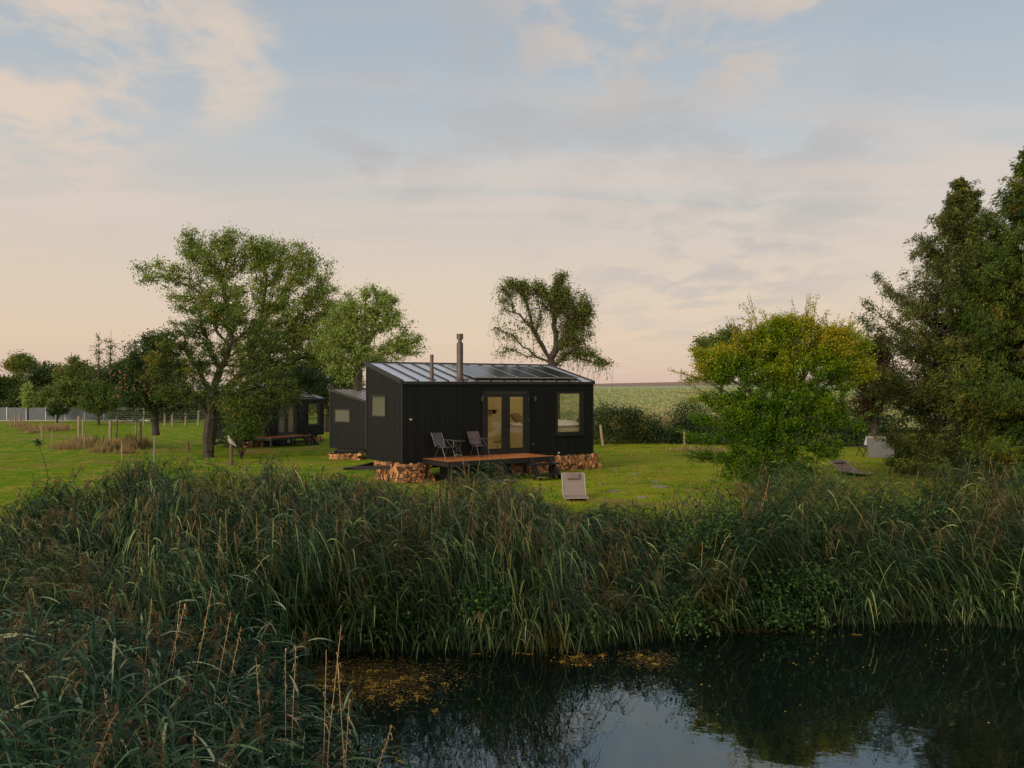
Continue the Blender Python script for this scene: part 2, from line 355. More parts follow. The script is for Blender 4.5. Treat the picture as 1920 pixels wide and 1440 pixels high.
def reed_bed(x, y, H, lean, nl, leafL, leafW, wind, spread, plume_p, green, plume, dry, stem_w=.006, nseg=4, plumeL=.22, droop=(.35, .95), low=.12):
    n = len(x); z0 = gz(x, y)
    base = np.stack([x, y, z0], 1)
    # stems bend over: three chained straight pieces
    T = [base]
    for k in range(1, 5):
        t = k/4
        T.append(base + np.stack([lean[:, 0]*t**2, lean[:, 1]*t**2, H*t], 1))
    for a, b in zip(T[:-1], T[1:]): green.tubes(a, b, stem_w*.8, stem_w*.6, 3, .25+.2*RNG.random(n))
    T = np.stack(T, 1)
    def on_stem(i, t):
        f = np.clip(t*4, 0, 3.999); k = f.astype(int); w_ = (f-k)[:, None]
        return T[i, k]*(1-w_)+T[i, k+1]*w_
    i = np.repeat(np.arange(n), nl); m = len(i)
    t = RNG.uniform(low, 1, m); P = on_stem(i, t)
    stem_tone = RNG.normal(0, .12, n)
    az = wind + (.75*lump(x, y, .8, 1.7))[i] + RNG.normal(0, spread, m) + np.where(RNG.random(m) < .22, math.pi, 0)
    el = RNG.normal(.55, .32, m)
    D = np.stack([np.cos(az)*np.cos(el), np.sin(az)*np.cos(el), np.sin(el)], 1)
    L = RNG.uniform(*leafL, m)*(1-.35*np.abs(t-.6)); W = RNG.uniform(*leafW, m)
    green.strips(P, D, L, W, RNG.uniform(*droop, m), nseg, np.clip(.42+stem_tone[i]+np.abs(RNG.normal(0, .30, m))*np.where(RNG.random(m) < .5, -1, 1), 0, 1), twist=RNG.normal(0, .5, m))
    pi_ = np.where(RNG.random(n) < plume_p)[0]
    for i_ in [pi_]:
        k = np.repeat(i_, 26); m = len(k)
        if m == 0: break
        t = RNG.uniform(.9, 1.0, m); P = on_stem(k, t)+np.stack([np.zeros(m), np.zeros(m), (t-.9)*.8], 1)
        az = wind+(.75*lump(x, y, .8, 1.7))[k]+RNG.normal(0, .5, m); el = RNG.normal(.7, .45, m)
        D = np.stack([np.cos(az)*np.cos(el), np.sin(az)*np.cos(el), np.sin(el)], 1)
        plume.strips(P, D, RNG.uniform(.4, 1, m)*plumeL, RNG.uniform(.006, .014, m), RNG.uniform(.7, 1.3, m), 3, RNG.random(m), prof=lambda t: .5+.5*(1-t))
reed_green = leafmat('reed_green', [srgb(16, 32, 18), srgb(30, 52, 30), srgb(48, 74, 42), srgb(80, 104, 58), srgb(142, 154, 98)], trans=.25, rough=.45, spec=.22,  # palest tint also stands in for sky-lit highlights on the blades
                     patch=srgb(92, 84, 40), pscale=.6, pth=(.53, .74))
reed_plume = leafmat('reed_plume', [srgb(66, 54, 36), srgb(104, 86, 56), srgb(142, 120, 84)], trans=.3, rough=.8)
reed_dry = leafmat('reed_dry', [srgb(120, 96, 64), srgb(168, 142, 100), srgb(196, 176, 138)], trans=.2, rough=.7)
reed_near_green = leafmat('near_reed_green', [srgb(12, 30, 20), srgb(22, 48, 32), srgb(36, 68, 44), srgb(68, 98, 66), srgb(150, 160, 126)], trans=.25, spec=.2, rough=.45)
gb = MB(); pb = MB(); db = MB()
# far bank
x, y, d = scatter(20000, -15, 15, 13.5, 24.5, .02, 7.2)
keep = (y > 15.2) | (x < -4.5)
x, y, d = x[keep], y[keep], d[keep]
yb = 22.9+.5*np.sin(x*1.3)+.35*np.sin(x*3.1+1)
dens = np.clip((yb-y)/1.2, 0, 1); keep = RNG.random(len(x)) < dens*.95
x, y, d = x[keep], y[keep], d[keep]
lm = lump(x, y, 1.15, .4); keep = RNG.random(len(x)) < .62+.5*lm; x, y, d, lm = x[keep], y[keep], d[keep], lm[keep]
H = (reed_top(x, y, d)-gz(x, y))*(RNG.uniform(.70, 1.08, len(x))+.13*lm)+.08; H = np.clip(H, .35, 2.7)
edge = 1-np.clip(d/2.2, 0, 1)
lq = lump(x, y, .7, 2.9); lean = np.stack([(.32+.34*lq+RNG.normal(0, .13, len(x)))*H, (-.14-.45*edge+.16*lump(x, y, .9, 5)+RNG.normal(0, .11, len(x)))*H], 1)
reed_bed(x, y, H, lean, 13, (.38, .78), (.014, .033), -.45, .5, .14, gb, pb, db, droop=(.8, 1.7), nseg=5, stem_w=.0045)
# skirt of leaning stems at the water's edge, tips almost in the water
x, y, d = scatter(5200, -5, 13, 15.4, 19.6, .02, .9)
keep = (y > 15.9); x, y, d = x[keep], y[keep], d[keep]
cl_ = .5+.5*np.sin(x*1.9+1.2*np.sin(x*.83+2)+.6); keep = RNG.random(len(x)) < .6+.4*cl_; x, y, d, cl_ = x[keep], y[keep], d[keep], cl_[keep]
H = RNG.uniform(.35, 1.0, len(x))*(.6+.6*cl_); lean = np.stack([RNG.normal(.15, .3, len(x)), RNG.uniform(-1.15, -.1, len(x))*(.35+.95*cl_)], 1)
reed_bed(x, y, H, lean, 8, (.32, .6), (.020, .036), -1.2, .8, .02, gb, pb, db, droop=(.7, 1.5), low=.1)
x, y, d = scatter(9000, -5, 16, 15.4, 20, .0, .8); keep = y > 15.9; x, y = x[keep], y[keep]; n = len(x); P = np.stack([x, y, gz(x, y)], 1)
gb.strips(P, np.stack([RNG.normal(.15, .5, n), RNG.normal(-.6, .5, n), np.ones(n)], 1), RNG.uniform(.25, .65, n), RNG.uniform(.012, .026, n), RNG.uniform(.6, 1.3, n), 4, RNG.random(n)*.55)
# dry stalks in the far bed
x, y, d = scatter(1500, -13, 13, 15.5, 23, .3, 7); n = len(x); H = np.clip((reed_top(x, y, d)-gz(x, y))*RNG.uniform(.8, 1.1, n), .4, 2.6)
B = np.stack([x, y, gz(x, y)], 1); Tt = B+np.stack([RNG.normal(.15, .3, n), RNG.normal(-.3, .3, n), H], 1)
keep = RNG.random(n) < .35; db.tubes(B[keep], Tt[keep], .007, .004, 3, RNG.random(keep.sum())*.6)
tag(gb.build('reeds', reed_green), 'dense bed of long green reeds along the far bank below the black cabin', 'reeds', kind='stuff')
tag(pb.build('reed_plumes', reed_plume), 'brown feathery seed heads among the far bank reeds', 'reed plumes', kind='stuff')
tag(db.build('dry_reed_stalks', reed_dry), 'thin dry stalks leaning in the far bank reeds', 'reed stalks', kind='stuff')
# near bank, left corner
gb = MB(); pb = MB(); db = MB()
x, y, d = scatter(3700, -9.5, 1.2, 5.2, 15.6, .02, 30)
keep = (x < 0.2) & (RNG.random(len(x)) < np.where(d < .8, .55, .95)*np.where(y < 6.5, .6, 1)); x, y, d = x[keep], y[keep], d[keep]
p = 960+x/y*F
ytop = np.interp(p, [-200, 0, 180, 300, 420, 520, 620, 720, 800], [1085, 1100, 1110, 1165, 1230, 1290, 1360, 1430, 1500])
yr = ytop + np.clip((10.8-y), 0, 8)*36
Ht = CZ-(yr-HY)/F*y - gz(x, y)
fade = np.clip((y-10.5)/3.5, 0, 1); Hfar = reed_top(x, np.maximum(y, 16.3), d)-gz(x, y)-.2
H = Ht*(1-fade)+Hfar*fade*.8; H = np.clip(H*RNG.uniform(.6, 1.04, len(x)), .3, 2.5)
lean = np.stack([RNG.normal(-.02, .12, len(x))*H, RNG.normal(0, .1, len(x))*H], 1)
reed_bed(x, y, H, lean, 10, (.40, .80), (.018, .034), math.pi-.1, .7, .16, gb, pb, db, stem_w=.006, nseg=5, droop=(.3, .95), low=.15, plumeL=.26)
# tall blades among them
sx = np.array([(268, 1105, 10.5), (500, 1180, 9.5), (430, 1200, 9.8), (395, 1140, 9.6), (300, 1190, 9)]);
for a, b, Z in sx:
    t_ = at(a, b, Z); g_ = gz1(t_[0], Z)
    P = np.array([[t_[0]-.12, Z, t_[2]-.9]]*3); D = np.array([[.12, 0, 1], [-.25, .1, 1], [.35, -.1, 1]]); gb.strips(P, D, [.92, .7, .6], .045, [.02, .25, .3], 6, np.array([.45, .5, .6]))
tag(gb.build('near_reeds', reed_near_green), 'broad bladed green reeds filling the near bank corner', 'reeds', kind='stuff')
tag(pb.build('near_reed_plumes', reed_plume), 'brown drooping seed heads among the near bank reeds', 'reed plumes', kind='stuff')
# pale dry stalks, each one countable
DRY = [(348, 1130, 300, 1300, 10), (285, 1120, 275, 1260, 10), (398, 1100, 355, 1300, 10), (338, 1125, 325, 1290, 10.2), (433, 1148, 400, 1300, 10), (452, 1175, 425, 1330, 9.6), (535, 1215, 530, 1400, 9.4),
       (555, 1212, 552, 1420, 9.3), (612, 1218, 600, 1440, 9), (640, 1172, 618, 1440, 9), (632, 1225, 640, 1440, 8.9), (480, 1235, 500, 1420, 9.2), (365, 1365, 355, 1500, 7.6), (95, 1365, 130, 1500, 7.4),
       (195, 1290, 215, 1460, 8), (158, 1405, 150, 1520, 7.2), (655, 1310, 640, 1470, 8.6), (735, 1360, 700, 1480, 8.6), (25, 1290, 45, 1450, 8.2)]
for k, (a, b, a2, b2, Z) in enumerate(DRY):
    top = at(a, b, Z); bot = at(a2, b2, Z+.1); g = gz1(bot[0], bot[1]); dirn = bot-top
    bot = top+dirn*max(1, (top[2]-max(g, WZ)+.03)/max(top[2]-bot[2], .1))
    m = MB(); mid = (top+bot)/2+np.array([.03*(-1)**k, 0, 0]); q = [bot, mid, top]
    m.path(q, [.006, .005, .003], 5, .6)
    nn = 16; t = RNG.uniform(.72, 1, nn); P = mid+(top-mid)*((t-.5)/.5)[:, None]
    az = RNG.uniform(0, 6.28, nn); D = np.stack([np.cos(az)*.45+.15, np.sin(az)*.4, RNG.uniform(.5, 1.2, nn)], 1)
    m.strips(P, D, RNG.uniform(.05, .13, nn), .010, RNG.uniform(.4, 1.6, nn), 3, RNG.random(nn))
    lf = RNG.random(3); P = bot+(top-bot)*(.3+.4*lf)[:, None]; az = RNG.uniform(0, 6.28, 3)
    m.strips(P, np.stack([np.cos(az), np.sin(az), np.full(3, .8)], 1), RNG.uniform(.15, .3, 3), .018, 1.1, 5, RNG.random(3))
    tag(m.build('reed_stalk', reed_dry), 'thin pale dry reed stalk with a wispy seed head rising from the near bank reeds', 'reed stalk', 'dry reed stalks on the near bank')
# one tall reed leaning over the lawn at the left
m = MB(); s0 = at(92, 900, 20); s1 = at(70, 828, 20); m.path([s0, (s0+s1)/2+np.array([.03, 0, 0]), s1], [.009, .008, .006], 5, .3)
m.strips(np.array([s1]*5)+RNG.normal(0, .02, (5, 3)), np.array([[-1, 0, .25], [-1, .2, -.1], [-.9, -.2, 0], [-1, 0, .05], [-.8, .1, .4]]), [.65, .5, .45, .55, .3], .05, [.35, .2, .3, .2, .3], 6, np.full(5, .3))
nq = 60; azq = RNG.uniform(0, 6.28, nq); m.strips(s1+RNG.normal(0, .02, (nq, 3)), np.stack([np.cos(azq)*.8+.2, np.sin(azq)*.6, RNG.uniform(-.5, .9, nq)], 1), RNG.uniform(.08, .17, nq), .022, .5, 3, RNG.random(nq)*.15)
m.strips(np.array([(s0+s1)/2]), np.array([[-1, 0, .3]]), [.4], .04, [.5], 5, np.full(1, .3))
tag(m.build('bent_reed', reed_green), 'single tall reed with dark drooping head bent over the lawn edge', 'reed')
# low tangled weeds inside the bed
bramble = leafmat('bramble_leaves', [srgb(18, 36, 16), srgb(30, 56, 24), srgb(46, 78, 32), srgb(78, 108, 46)], trans=.25, rough=.5)
bm_ = MB()
for (a, b, ra, Z, n) in [(a_, b_, ra_*.9, Z_, int(n_*.55)) for a_, b_, ra_, Z_, n_ in [(520, 1030, 1.5, 18.6, 5000), (620, 1100, 1.2, 17.2, 3400), (430, 1110, 1.2, 16.6, 2600), (700, 1150, .8, 16.6, 1600), (1360, 1000, 1.1, 19, 3800), (1420, 1100, 1.0, 18.4, 3400),
                         (1480, 990, .8, 19.2, 2000), (1460, 1150, .8, 18.2, 1800), (905, 1120, .6, 16.7, 1000), (1530, 1080, .6, 18.3, 1000), (1700, 960, .7, 20, 1000), (250, 1000, 1.2, 18.5, 1500), (700, 980, .6, 18.6, 800), (1100, 1160, .5, 16.9, 600), (1290, 1150, .6, 17.5, 900)]]:
    c = at(a, b, Z); P = c+RNG.normal(0, 1, (n, 3))*np.array([ra*.5, .3, ra*.28])+np.array([0, -.1, 0])
    P = P[P[:, 2] > np.maximum(gz(P[:, 0], P[:, 1]), WZ)+.03]; n = len(P)
    D = RNG.normal(0, 1, (n, 3))*[1, 1, .6]; Nn = RNG.normal(0, .5, (n, 3))+[0, -.5, 1]
    bm_.rhomb(P, D, Nn, RNG.uniform(.05, .10, n), RNG.uniform(.04, .08, n), RNG.random(n))
tag(bm_.build('bramble_leaves', bramble), 'dark leafy bramble tangle growing through the bank reeds', 'undergrowth', kind='stuff')
# bank soil litter / floating leaves
yl = leafmat('fallen_leaf', [srgb(96, 72, 26), srgb(140, 112, 36), srgb(170, 142, 56), srgb(120, 90, 42)], trans=.1, rough=.6)
fl = MB()
def floaters(a, b, sx_, sy_, n, size=(.03, .06)):
    u = RNG.normal(0, 1, (n, 2)); n = int(n*.62); u = u[:n]; nc = max(3, n//20); cc = RNG.normal(0, .95, (nc, 2)); ii = RNG.integers(0, nc, n); q_ = RNG.random(n) < .78; u[q_] = cc[ii[q_]]+RNG.normal(0, .13, (q_.sum(), 2))*[1, 1.1]; pxs = a+u[:, 0]*sx_; pys = b+u[:, 1]*sy_
    Z = (CZ-WZ)*F/(pys-HY); X = (pxs-960)/F*Z; k = (water_dist(X, Z) < -.05) & (pys > 1190); X, Z = X[k], Z[k]; n = len(X)
    P = np.stack([X, Z, np.full(n, WZ+.012)+RNG.random(n)*.006], 1); az = RNG.uniform(0, 6.28, n)
    fl.rhomb(P, np.stack([np.cos(az), np.sin(az), 0*az], 1), RNG.normal(0, .08, (n, 3))+[0, 0, 1], RNG.uniform(*size, n), RNG.uniform(size[0]*.7, size[1]*.7, n), RNG.random(n))
for args in [(715, 1283, 48, 15, 300), (762, 1300, 30, 15, 330), (650, 1285, 60, 10, 160), (640, 1350, 22, 40, 130), (600, 1275, 50, 8, 220), (1090, 1232, 26, 8, 230), (1100, 1248, 10, 3, 70), (1215, 1236, 22, 7, 150), (700, 1400, 40, 30, 90),
             (1380, 1176, 40, 4, 140), (1580, 1190, 40, 4, 90), (960, 1228, 40, 3, 70), (820, 1290, 30, 16, 60)]: floaters(*args)
floaters(1100, 1320, 420, 70, 90, (.03, .055)); floaters(1300, 1300, 300, 90, 70, (.025, .045))
# brown sunken weed mat
tag(fl.build('floating_leaves', yl), 'small yellow fallen leaves floating on the dark pond', 'fallen leaves', kind='stuff')
wd = MB()
for (a, b, sx_, sy_, n) in [(680, 1262, 90, 14, 2400), (700, 1290, 60, 18, 1600), (560, 1275, 40, 10, 700), (1090, 1238, 22, 6, 300), (1215, 1238, 28, 9, 400), (1400, 1180, 70, 4, 350)]:
    u = RNG.normal(0, 1, (n, 2)); pxs = a+u[:, 0]*sx_; pys = b+u[:, 1]*sy_; Z = (CZ-WZ)*F/(pys-HY); X = (pxs-960)/F*Z; k = (water_dist(X, Z) < -.02) & (pys > 1180); X, Z = X[k], Z[k]; n = len(X)
    P = np.stack([X, Z, np.full(n, WZ+.004)+RNG.random(n)*.005], 1); az = RNG.uniform(0, 6.28, n)
    wd.rhomb(P, np.stack([np.cos(az), np.sin(az), 0*az], 1), np.tile([0, 0, 1.], (n, 1))+RNG.normal(0, .03, (n, 3)), RNG.uniform(.04, .12, n), RNG.uniform(.015, .04, n), RNG.random(n))
tag(wd.build('pond_weed', leafmat('pond_weed', [srgb(44, 38, 20), srgb(66, 56, 28), srgb(90, 76, 34)], trans=.1, rough=.5)), 'brown weed mat lying on the water by the near reeds', 'water weed', kind='stuff')
# lawn blades and fallen leaves on it
lg = MB(); n = 190000; y = 22+ (RNG.random(n)**1.5)*38; x = RNG.uniform(-1, 1, n)*(y*.57); d = water_dist(x, y); k = d > 5; x, y = x[k], y[k]; n = len(x)
P = np.stack([x, y, gz(x, y)], 1); tall = ss(lump(x, y, .9, 1.1), -.1, .9)
lg.strips(P, np.stack([RNG.normal(.1, .5, n), RNG.normal(0, .5, n), np.ones(n)], 1), RNG.uniform(.03, .075, n)*(1+1.3*tall), RNG.uniform(.007, .016, n), .4, 2, np.clip(RNG.normal(.5, .2, n)+.2*tall, 0, 1))
n = 16000; q_ = RNG.integers(0, 260, n); cx_ = RNG.uniform(-1, 1, 260); cy_ = 25+RNG.random(260)**1.3*30; x = cx_[q_]*cy_[q_]*.57+RNG.normal(0, .16, n); y = cy_[q_]+RNG.normal(0, .12, n); k = water_dist(x, y) > 5.5; x, y = x[k], y[k]; n = len(x)
lg.strips(np.stack([x, y, gz(x, y)], 1), np.stack([RNG.normal(.1, .5, n), RNG.normal(0, .5, n), np.ones(n)], 1), RNG.uniform(.06, .20, n), RNG.uniform(.007, .016, n), .6, 3, np.clip(RNG.normal(.45, .3, n), 0, 1))
# rough longer grass just behind the reeds
n = 40000; x = RNG.uniform(-15, 15, n); y = RNG.normal(23.2, .9, n); k = (RNG.random(n) < .8) & (np.abs(x) < y*.58); x, y = x[k], y[k]; n = len(x); P = np.stack([x, y, gz(x, y)], 1)
lg.strips(P, np.stack([RNG.normal(.1, .5, n), RNG.normal(0, .5, n), np.ones(n)], 1), RNG.uniform(.10, .42, n)*np.clip(1.25-(y-22.5)*.35, .25, 1), RNG.uniform(.006, .014, n), RNG.uniform(.2, .9, n), 4, np.clip(RNG.normal(.65, .25, n), 0, 1))
tag(lg.build('lawn_grass', leafmat('grass_blades', [srgb(58, 92, 8), srgb(90, 124, 14), srgb(124, 146, 22), srgb(158, 156, 50)], trans=.35, spec=.06, patch=srgb(158, 140, 56), pscale=.45, pth=(.50, .70))), 'short green lawn grass round the cabins', 'grass', kind='stuff')
lf = MB()
for (x0, x1, y0, y1, n) in [(-3, 9, 24, 34, 420), (3, 16, 34, 50, 900), (13, 18, 34, 42, 500), (-14, -2, 24, 45, 260)]:
    x = RNG.uniform(x0, x1, n); y = RNG.uniform(y0, y1, n); P = np.stack([x, y, gz(x, y)+.035], 1); az = RNG.uniform(0, 6.28, n)
    lf.rhomb(P, np.stack([np.cos(az), np.sin(az), 0*az], 1), RNG.normal(0, .3, (n, 3))+[0, -.3, 1], RNG.uniform(.05, .10, n), RNG.uniform(.04, .08, n), RNG.random(n))
tag(lf.build('fallen_leaves', yl), 'scattered yellow leaves lying on the lawn', 'fallen leaves', kind='stuff')

# ---------------------------------------------------------------- trees
def grow(limbs, targets, step=.35, pathw=.45, wob=.06, up=.25):
    """skeleton nodes: predrawn limbs, then every target joined to the nearest suitable node"""
    P = []; par = []; pl = []
    for li, lim in enumerate(limbs):
        lim = [np.asarray(q, float) for q in lim]
        if li == 0: prev = -1; P.append(lim[0]); par.append(-1); pl.append(0.); prev = 0
        else:
            prev = int(np.argmin([np.sum((q-lim[0])**2) for q in P]))
        for a, b in zip(lim[:-1], lim[1:]):
            k = max(1, int(np.linalg.norm(b-a)/step))
            for j in range(1, k+1):
                q = a+(b-a)*j/k + (RNG.normal(0, wob*(.3 if li == 0 else 1), 3) if j < k else 0)
                P.append(q); par.append(prev); pl.append(pl[prev]+np.linalg.norm(q-P[prev])); prev = len(P)-1
    start = 0 if len(limbs) > 1 else max(0, int(len(P)*.35))
    targets = np.asarray(targets); o = np.argsort(np.linalg.norm(targets-P[-1], axis=1)); targets = targets[o]
    A = np.zeros((len(P)+len(targets)*40, 3)); A[:len(P)] = P; LP = np.zeros(len(A)); LP[:len(P)] = pl; PA = np.full(len(A), -1); PA[:len(P)] = par; n = len(P)
    tips = []; lo = A[:n, 2].max()*.3+A[0, 2]*.7 if len(limbs) == 1 else -1e9
    valid = np.zeros(len(A), bool); valid[:n] = (A[:n, 2] > lo) if len(limbs) == 1 else True
    if len(limbs) > 1: valid[:3] = False
    for T in targets:
        dv = T-A[:n]; ds = np.linalg.norm(dv, axis=1)
        cost = ds+pathw*LP[:n]+np.clip(-dv[:, 2], 0, None)*.5; cost[~valid[:n]] = 1e9
        i = int(np.argmin(cost)); d_ = ds[i]; k = max(1, min(30, int(d_/step)))
        a = A[i]; ctrl = a+(T-a)*.5+np.array([0, 0, up*d_*.5])+RNG.normal(0, wob*2, 3); prev = i
        for j in range(1, k+1):
            t = j/k; q = (1-t)**2*a+2*t*(1-t)*ctrl+t*t*T + (RNG.normal(0, wob*.5, 3) if j < k else 0)
            A[n] = q; PA[n] = prev; LP[n] = LP[prev]+np.linalg.norm(q-A[prev]); valid[n] = True; prev = n; n += 1
        tips.append(prev)
    A = A[:n]; PA = PA[:n]
    return A, PA, np.array(tips)
def radii(A, PA, r_tip, r_base, e=2.4):
    n = len(A); w = np.zeros(n); ch = np.zeros(n, int); np.add.at(ch, PA[PA >= 0], 1); w[ch == 0] = 1
    for i in range(n-1, 0, -1):
        w[PA[i]] += w[i]
    r = r_tip*w**(1/e); k = (r_base/r[0]); 
    return r_tip+(r-r_tip)*(r_base-r_tip)/max(r[0]-r_tip, 1e-6)
def blob_points(blobs, Z, n, surf=2.2):
    vol = np.array([b[2]*b[3]*(b[5] if len(b) > 5 else 1) for b in blobs], float); cnt = np.maximum(1, (n*vol/vol.sum()).astype(int)); out = []
    for b, c in zip(blobs, cnt):
        ctr = at(b[0], b[1], Z+(b[4] if len(b) > 4 else 0)); rx = b[2]/F*Z; rz = b[3]/F*Z
        v = RNG.normal(0, 1, (c, 3)); v /= np.linalg.norm(v, axis=1, keepdims=True); r = RNG.random(c)**(1/surf)
        out.append(ctr+v*r[:, None]*np.array([rx, min(rx, rz*1.3)*.95, rz]))
    return np.concatenate(out)
def tree(name, label, cat, limbs, Z, blobs, nt=260, leaves=60, size=(.09, .15), sig=.32, mat=None, trunk=.25, tip=.012, barkm=None, group=None, step=.35, pathw=.45, up=.25, hang=0, wob=.06, surf=2.2, flat=.8, aspect=.6, sides=6, shoots=None, along=.9, gold=False):
    T = blob_points(blobs, Z, nt, surf)
    A, PA, tips = grow([[at(*q) for q in l] for l in limbs], T, step, pathw, wob, up)
    r = radii(A, PA, tip, trunk)
    base = A[0].copy(); root = empty(name, base); tag(root, label, cat, group)
    A = A-base
    m = MB(); k = np.where(PA >= 0)[0]; r0_ = np.where(A[PA[k]][:, 2] < .8, r[PA[k]], np.minimum(r[PA[k]], r[k]*1.3)); m.tubes(A[PA[k]], A[k], r0_, r[k], sides, RNG.random(len(k)))
    ring = [(trunk*1.3, -.15), (trunk*1.08, .12), (trunk, .35)]; m.lathe(ring, 10, (0, 0, 0))
    C = []; 
    # leaf spots: along the last stretch of every twig
    cur = tips.copy(); wts = []
    chain = [A[tips]]
    for _ in range(max(1, int(along/step))):
        cur = np.where(PA[cur] >= 0, PA[cur], cur); chain.append(A[cur])
    chain = np.stack(chain, 1); ti = np.repeat(np.arange(len(tips)), leaves); ci = RNG.integers(0, chain.shape[1], len(ti)); fr = RNG.random((len(ti), 1))
    cj = np.minimum(ci+1, chain.shape[1]-1); P = chain[ti, ci]*(1-fr)+chain[ti, cj]*fr
    cl = RNG.normal(0, 1, (len(ti), 3)); P = P+cl*np.array([sig, sig, sig*flat])*(.35+.65*RNG.random((len(ti), 1)))
    tone = RNG.normal(0, .10, len(tips))[ti]
    if hang:
        # drooping strands that carry leaves
        hn = len(tips)*hang; hi = RNG.integers(0, len(tips), hn); s0 = chain[hi, RNG.integers(0, chain.shape[1], hn)]+RNG.normal(0, .12, (hn, 3)); hl = RNG.uniform(.4, 1.3, hn)
        az = RNG.uniform(0, 6.28, hn); s1 = s0+np.stack([np.cos(az)*hl*.25, np.sin(az)*hl*.25, -hl*.5], 1); s2 = s1+np.stack([np.cos(az)*hl*.06, np.sin(az)*hl*.06, -hl*.5], 1)
        m.tubes(s0, s1, .007, .006, 3, .5); m.tubes(s1, s2, .006, .003, 3, .5)
        q = RNG.integers(0, hn, int(hn*4)); f = RNG.random((len(q), 1)); Pq = np.where(f < .5, s0[q]+(s1[q]-s0[q])*f*2, s1[q]+(s2[q]-s1[q])*(f*2-1))+RNG.normal(0, .05, (len(q), 3))
        P = np.concatenate([P, Pq]); tone = np.concatenate([tone, np.zeros(len(q))])
    if shoots:
        for (pts, nlf) in shoots:
            pts = np.array([at(*q) for q in pts])-base; m.path(pts, np.linspace(.014, .004, len(pts)), 4, .5)
            f = np.sort(RNG.random(nlf))*(len(pts)-1); i0 = f.astype(int); Pq = pts[i0]+(pts[np.minimum(i0+1, len(pts)-1)]-pts[i0])*(f-i0)[:, None]+RNG.normal(0, .05, (nlf, 3))
            P = np.concatenate([P, Pq]); tone = np.concatenate([tone, np.full(nlf, .1)])
    n = len(P)
    D = RNG.normal(0, 1, (n, 3))*[1, 1, .7]+[0, 0, -.35]; Nn = RNG.normal(0, .6, (n, 3))+[0, 0, 1]
    c = MB(); L = RNG.uniform(*size, n); tn = np.clip(RNG.normal(.5, .2, n)+tone, 0, 1)
    if gold:                                            # autumn gold on the outer and upper shoots only
        h = (P[:, 2]-2.9)/2.2; nz = np.sin(P[:, 0]*2.1+1)*np.sin(P[:, 2]*2.3+P[:, 1]*1.6)*.40+.30*np.clip(-P[:, 0]-.6, 0, 1.4)+.20*np.clip(P[:, 0]-.9, 0, 1.3)
        tn = np.clip(tn*.62+.44*np.clip(h+nz-.02, 0, 1.2)+RNG.normal(0, .05, n), 0, 1)
    c.rhomb(P, D, Nn, L, L*aspect, tn)
    m.build('trunk', barkm or bark, root); c.build('crown', mat, root)
    return root, A+base, tips
G = lambda *a: [srgb(*c) for c in a]
m_ash = leafmat('ash_leaves', G((70, 94, 42), (102, 126, 54), (136, 154, 68), (180, 184, 98)), trans=.5, patch=srgb(160, 158, 76), pscale=.5, pth=(.55, .75))
m_ash2 = leafmat('pale_ash_leaves', G((100, 126, 60), (126, 150, 74), (152, 168, 88), (178, 184, 108)), trans=.45)
m_apple = leafmat('apple_leaves', G((46, 66, 26), (66, 92, 36), (90, 112, 46), (120, 134, 56)), trans=.35, patch=srgb(172, 156, 48), pscale=.75, pth=(.60, .72))
m_dark = leafmat('dark_leaves', G((34, 50, 26), (50, 72, 34), (70, 92, 44), (92, 108, 54)), trans=.3, patch=srgb(110, 104, 50), pscale=.6, pth=(.6, .75))
m_blue = leafmat('bluish_leaves', G((34, 60, 40), (48, 80, 50), (66, 98, 58), (100, 116, 56)), trans=.3, patch=srgb(120, 120, 50), pscale=.9, pth=(.6, .75))
m_pear = leafmat('pear_leaves', G((62, 76, 34), (86, 100, 44), (112, 122, 56), (142, 140, 74)), trans=.35)
m_horn = leafmat('hornbeam_leaves', G((36, 66, 12), (58, 96, 16), (84, 122, 20), (122, 144, 24), (146, 152, 34), (188, 162, 44)), trans=.45)
m_cedar = leafmat('cedar_sprays', G((34, 46, 20), (58, 72, 30), (92, 102, 44), (146, 138, 64)), trans=.25, patch=srgb(108, 92, 40), pscale=1.3, pth=(.62, .82))
m_cedar2 = leafmat('bright_cedar_sprays', G((38, 58, 22), (56, 80, 26), (82, 104, 32), (122, 126, 44)), trans=.25, patch=srgb(140, 112, 40), pscale=.9, pth=(.58, .72))
m_far = leafmat('far_leaves', G((60, 80, 38), (84, 104, 46), (108, 122, 56), (134, 140, 66)), trans=.4, patch=srgb(146, 138, 64), pscale=.3, pth=(.56, .72))
m_maple = leafmat('purple_maple_leaves', G((40, 46, 26), (50, 54, 28), (62, 50, 30), (84, 52, 34)), trans=.25)
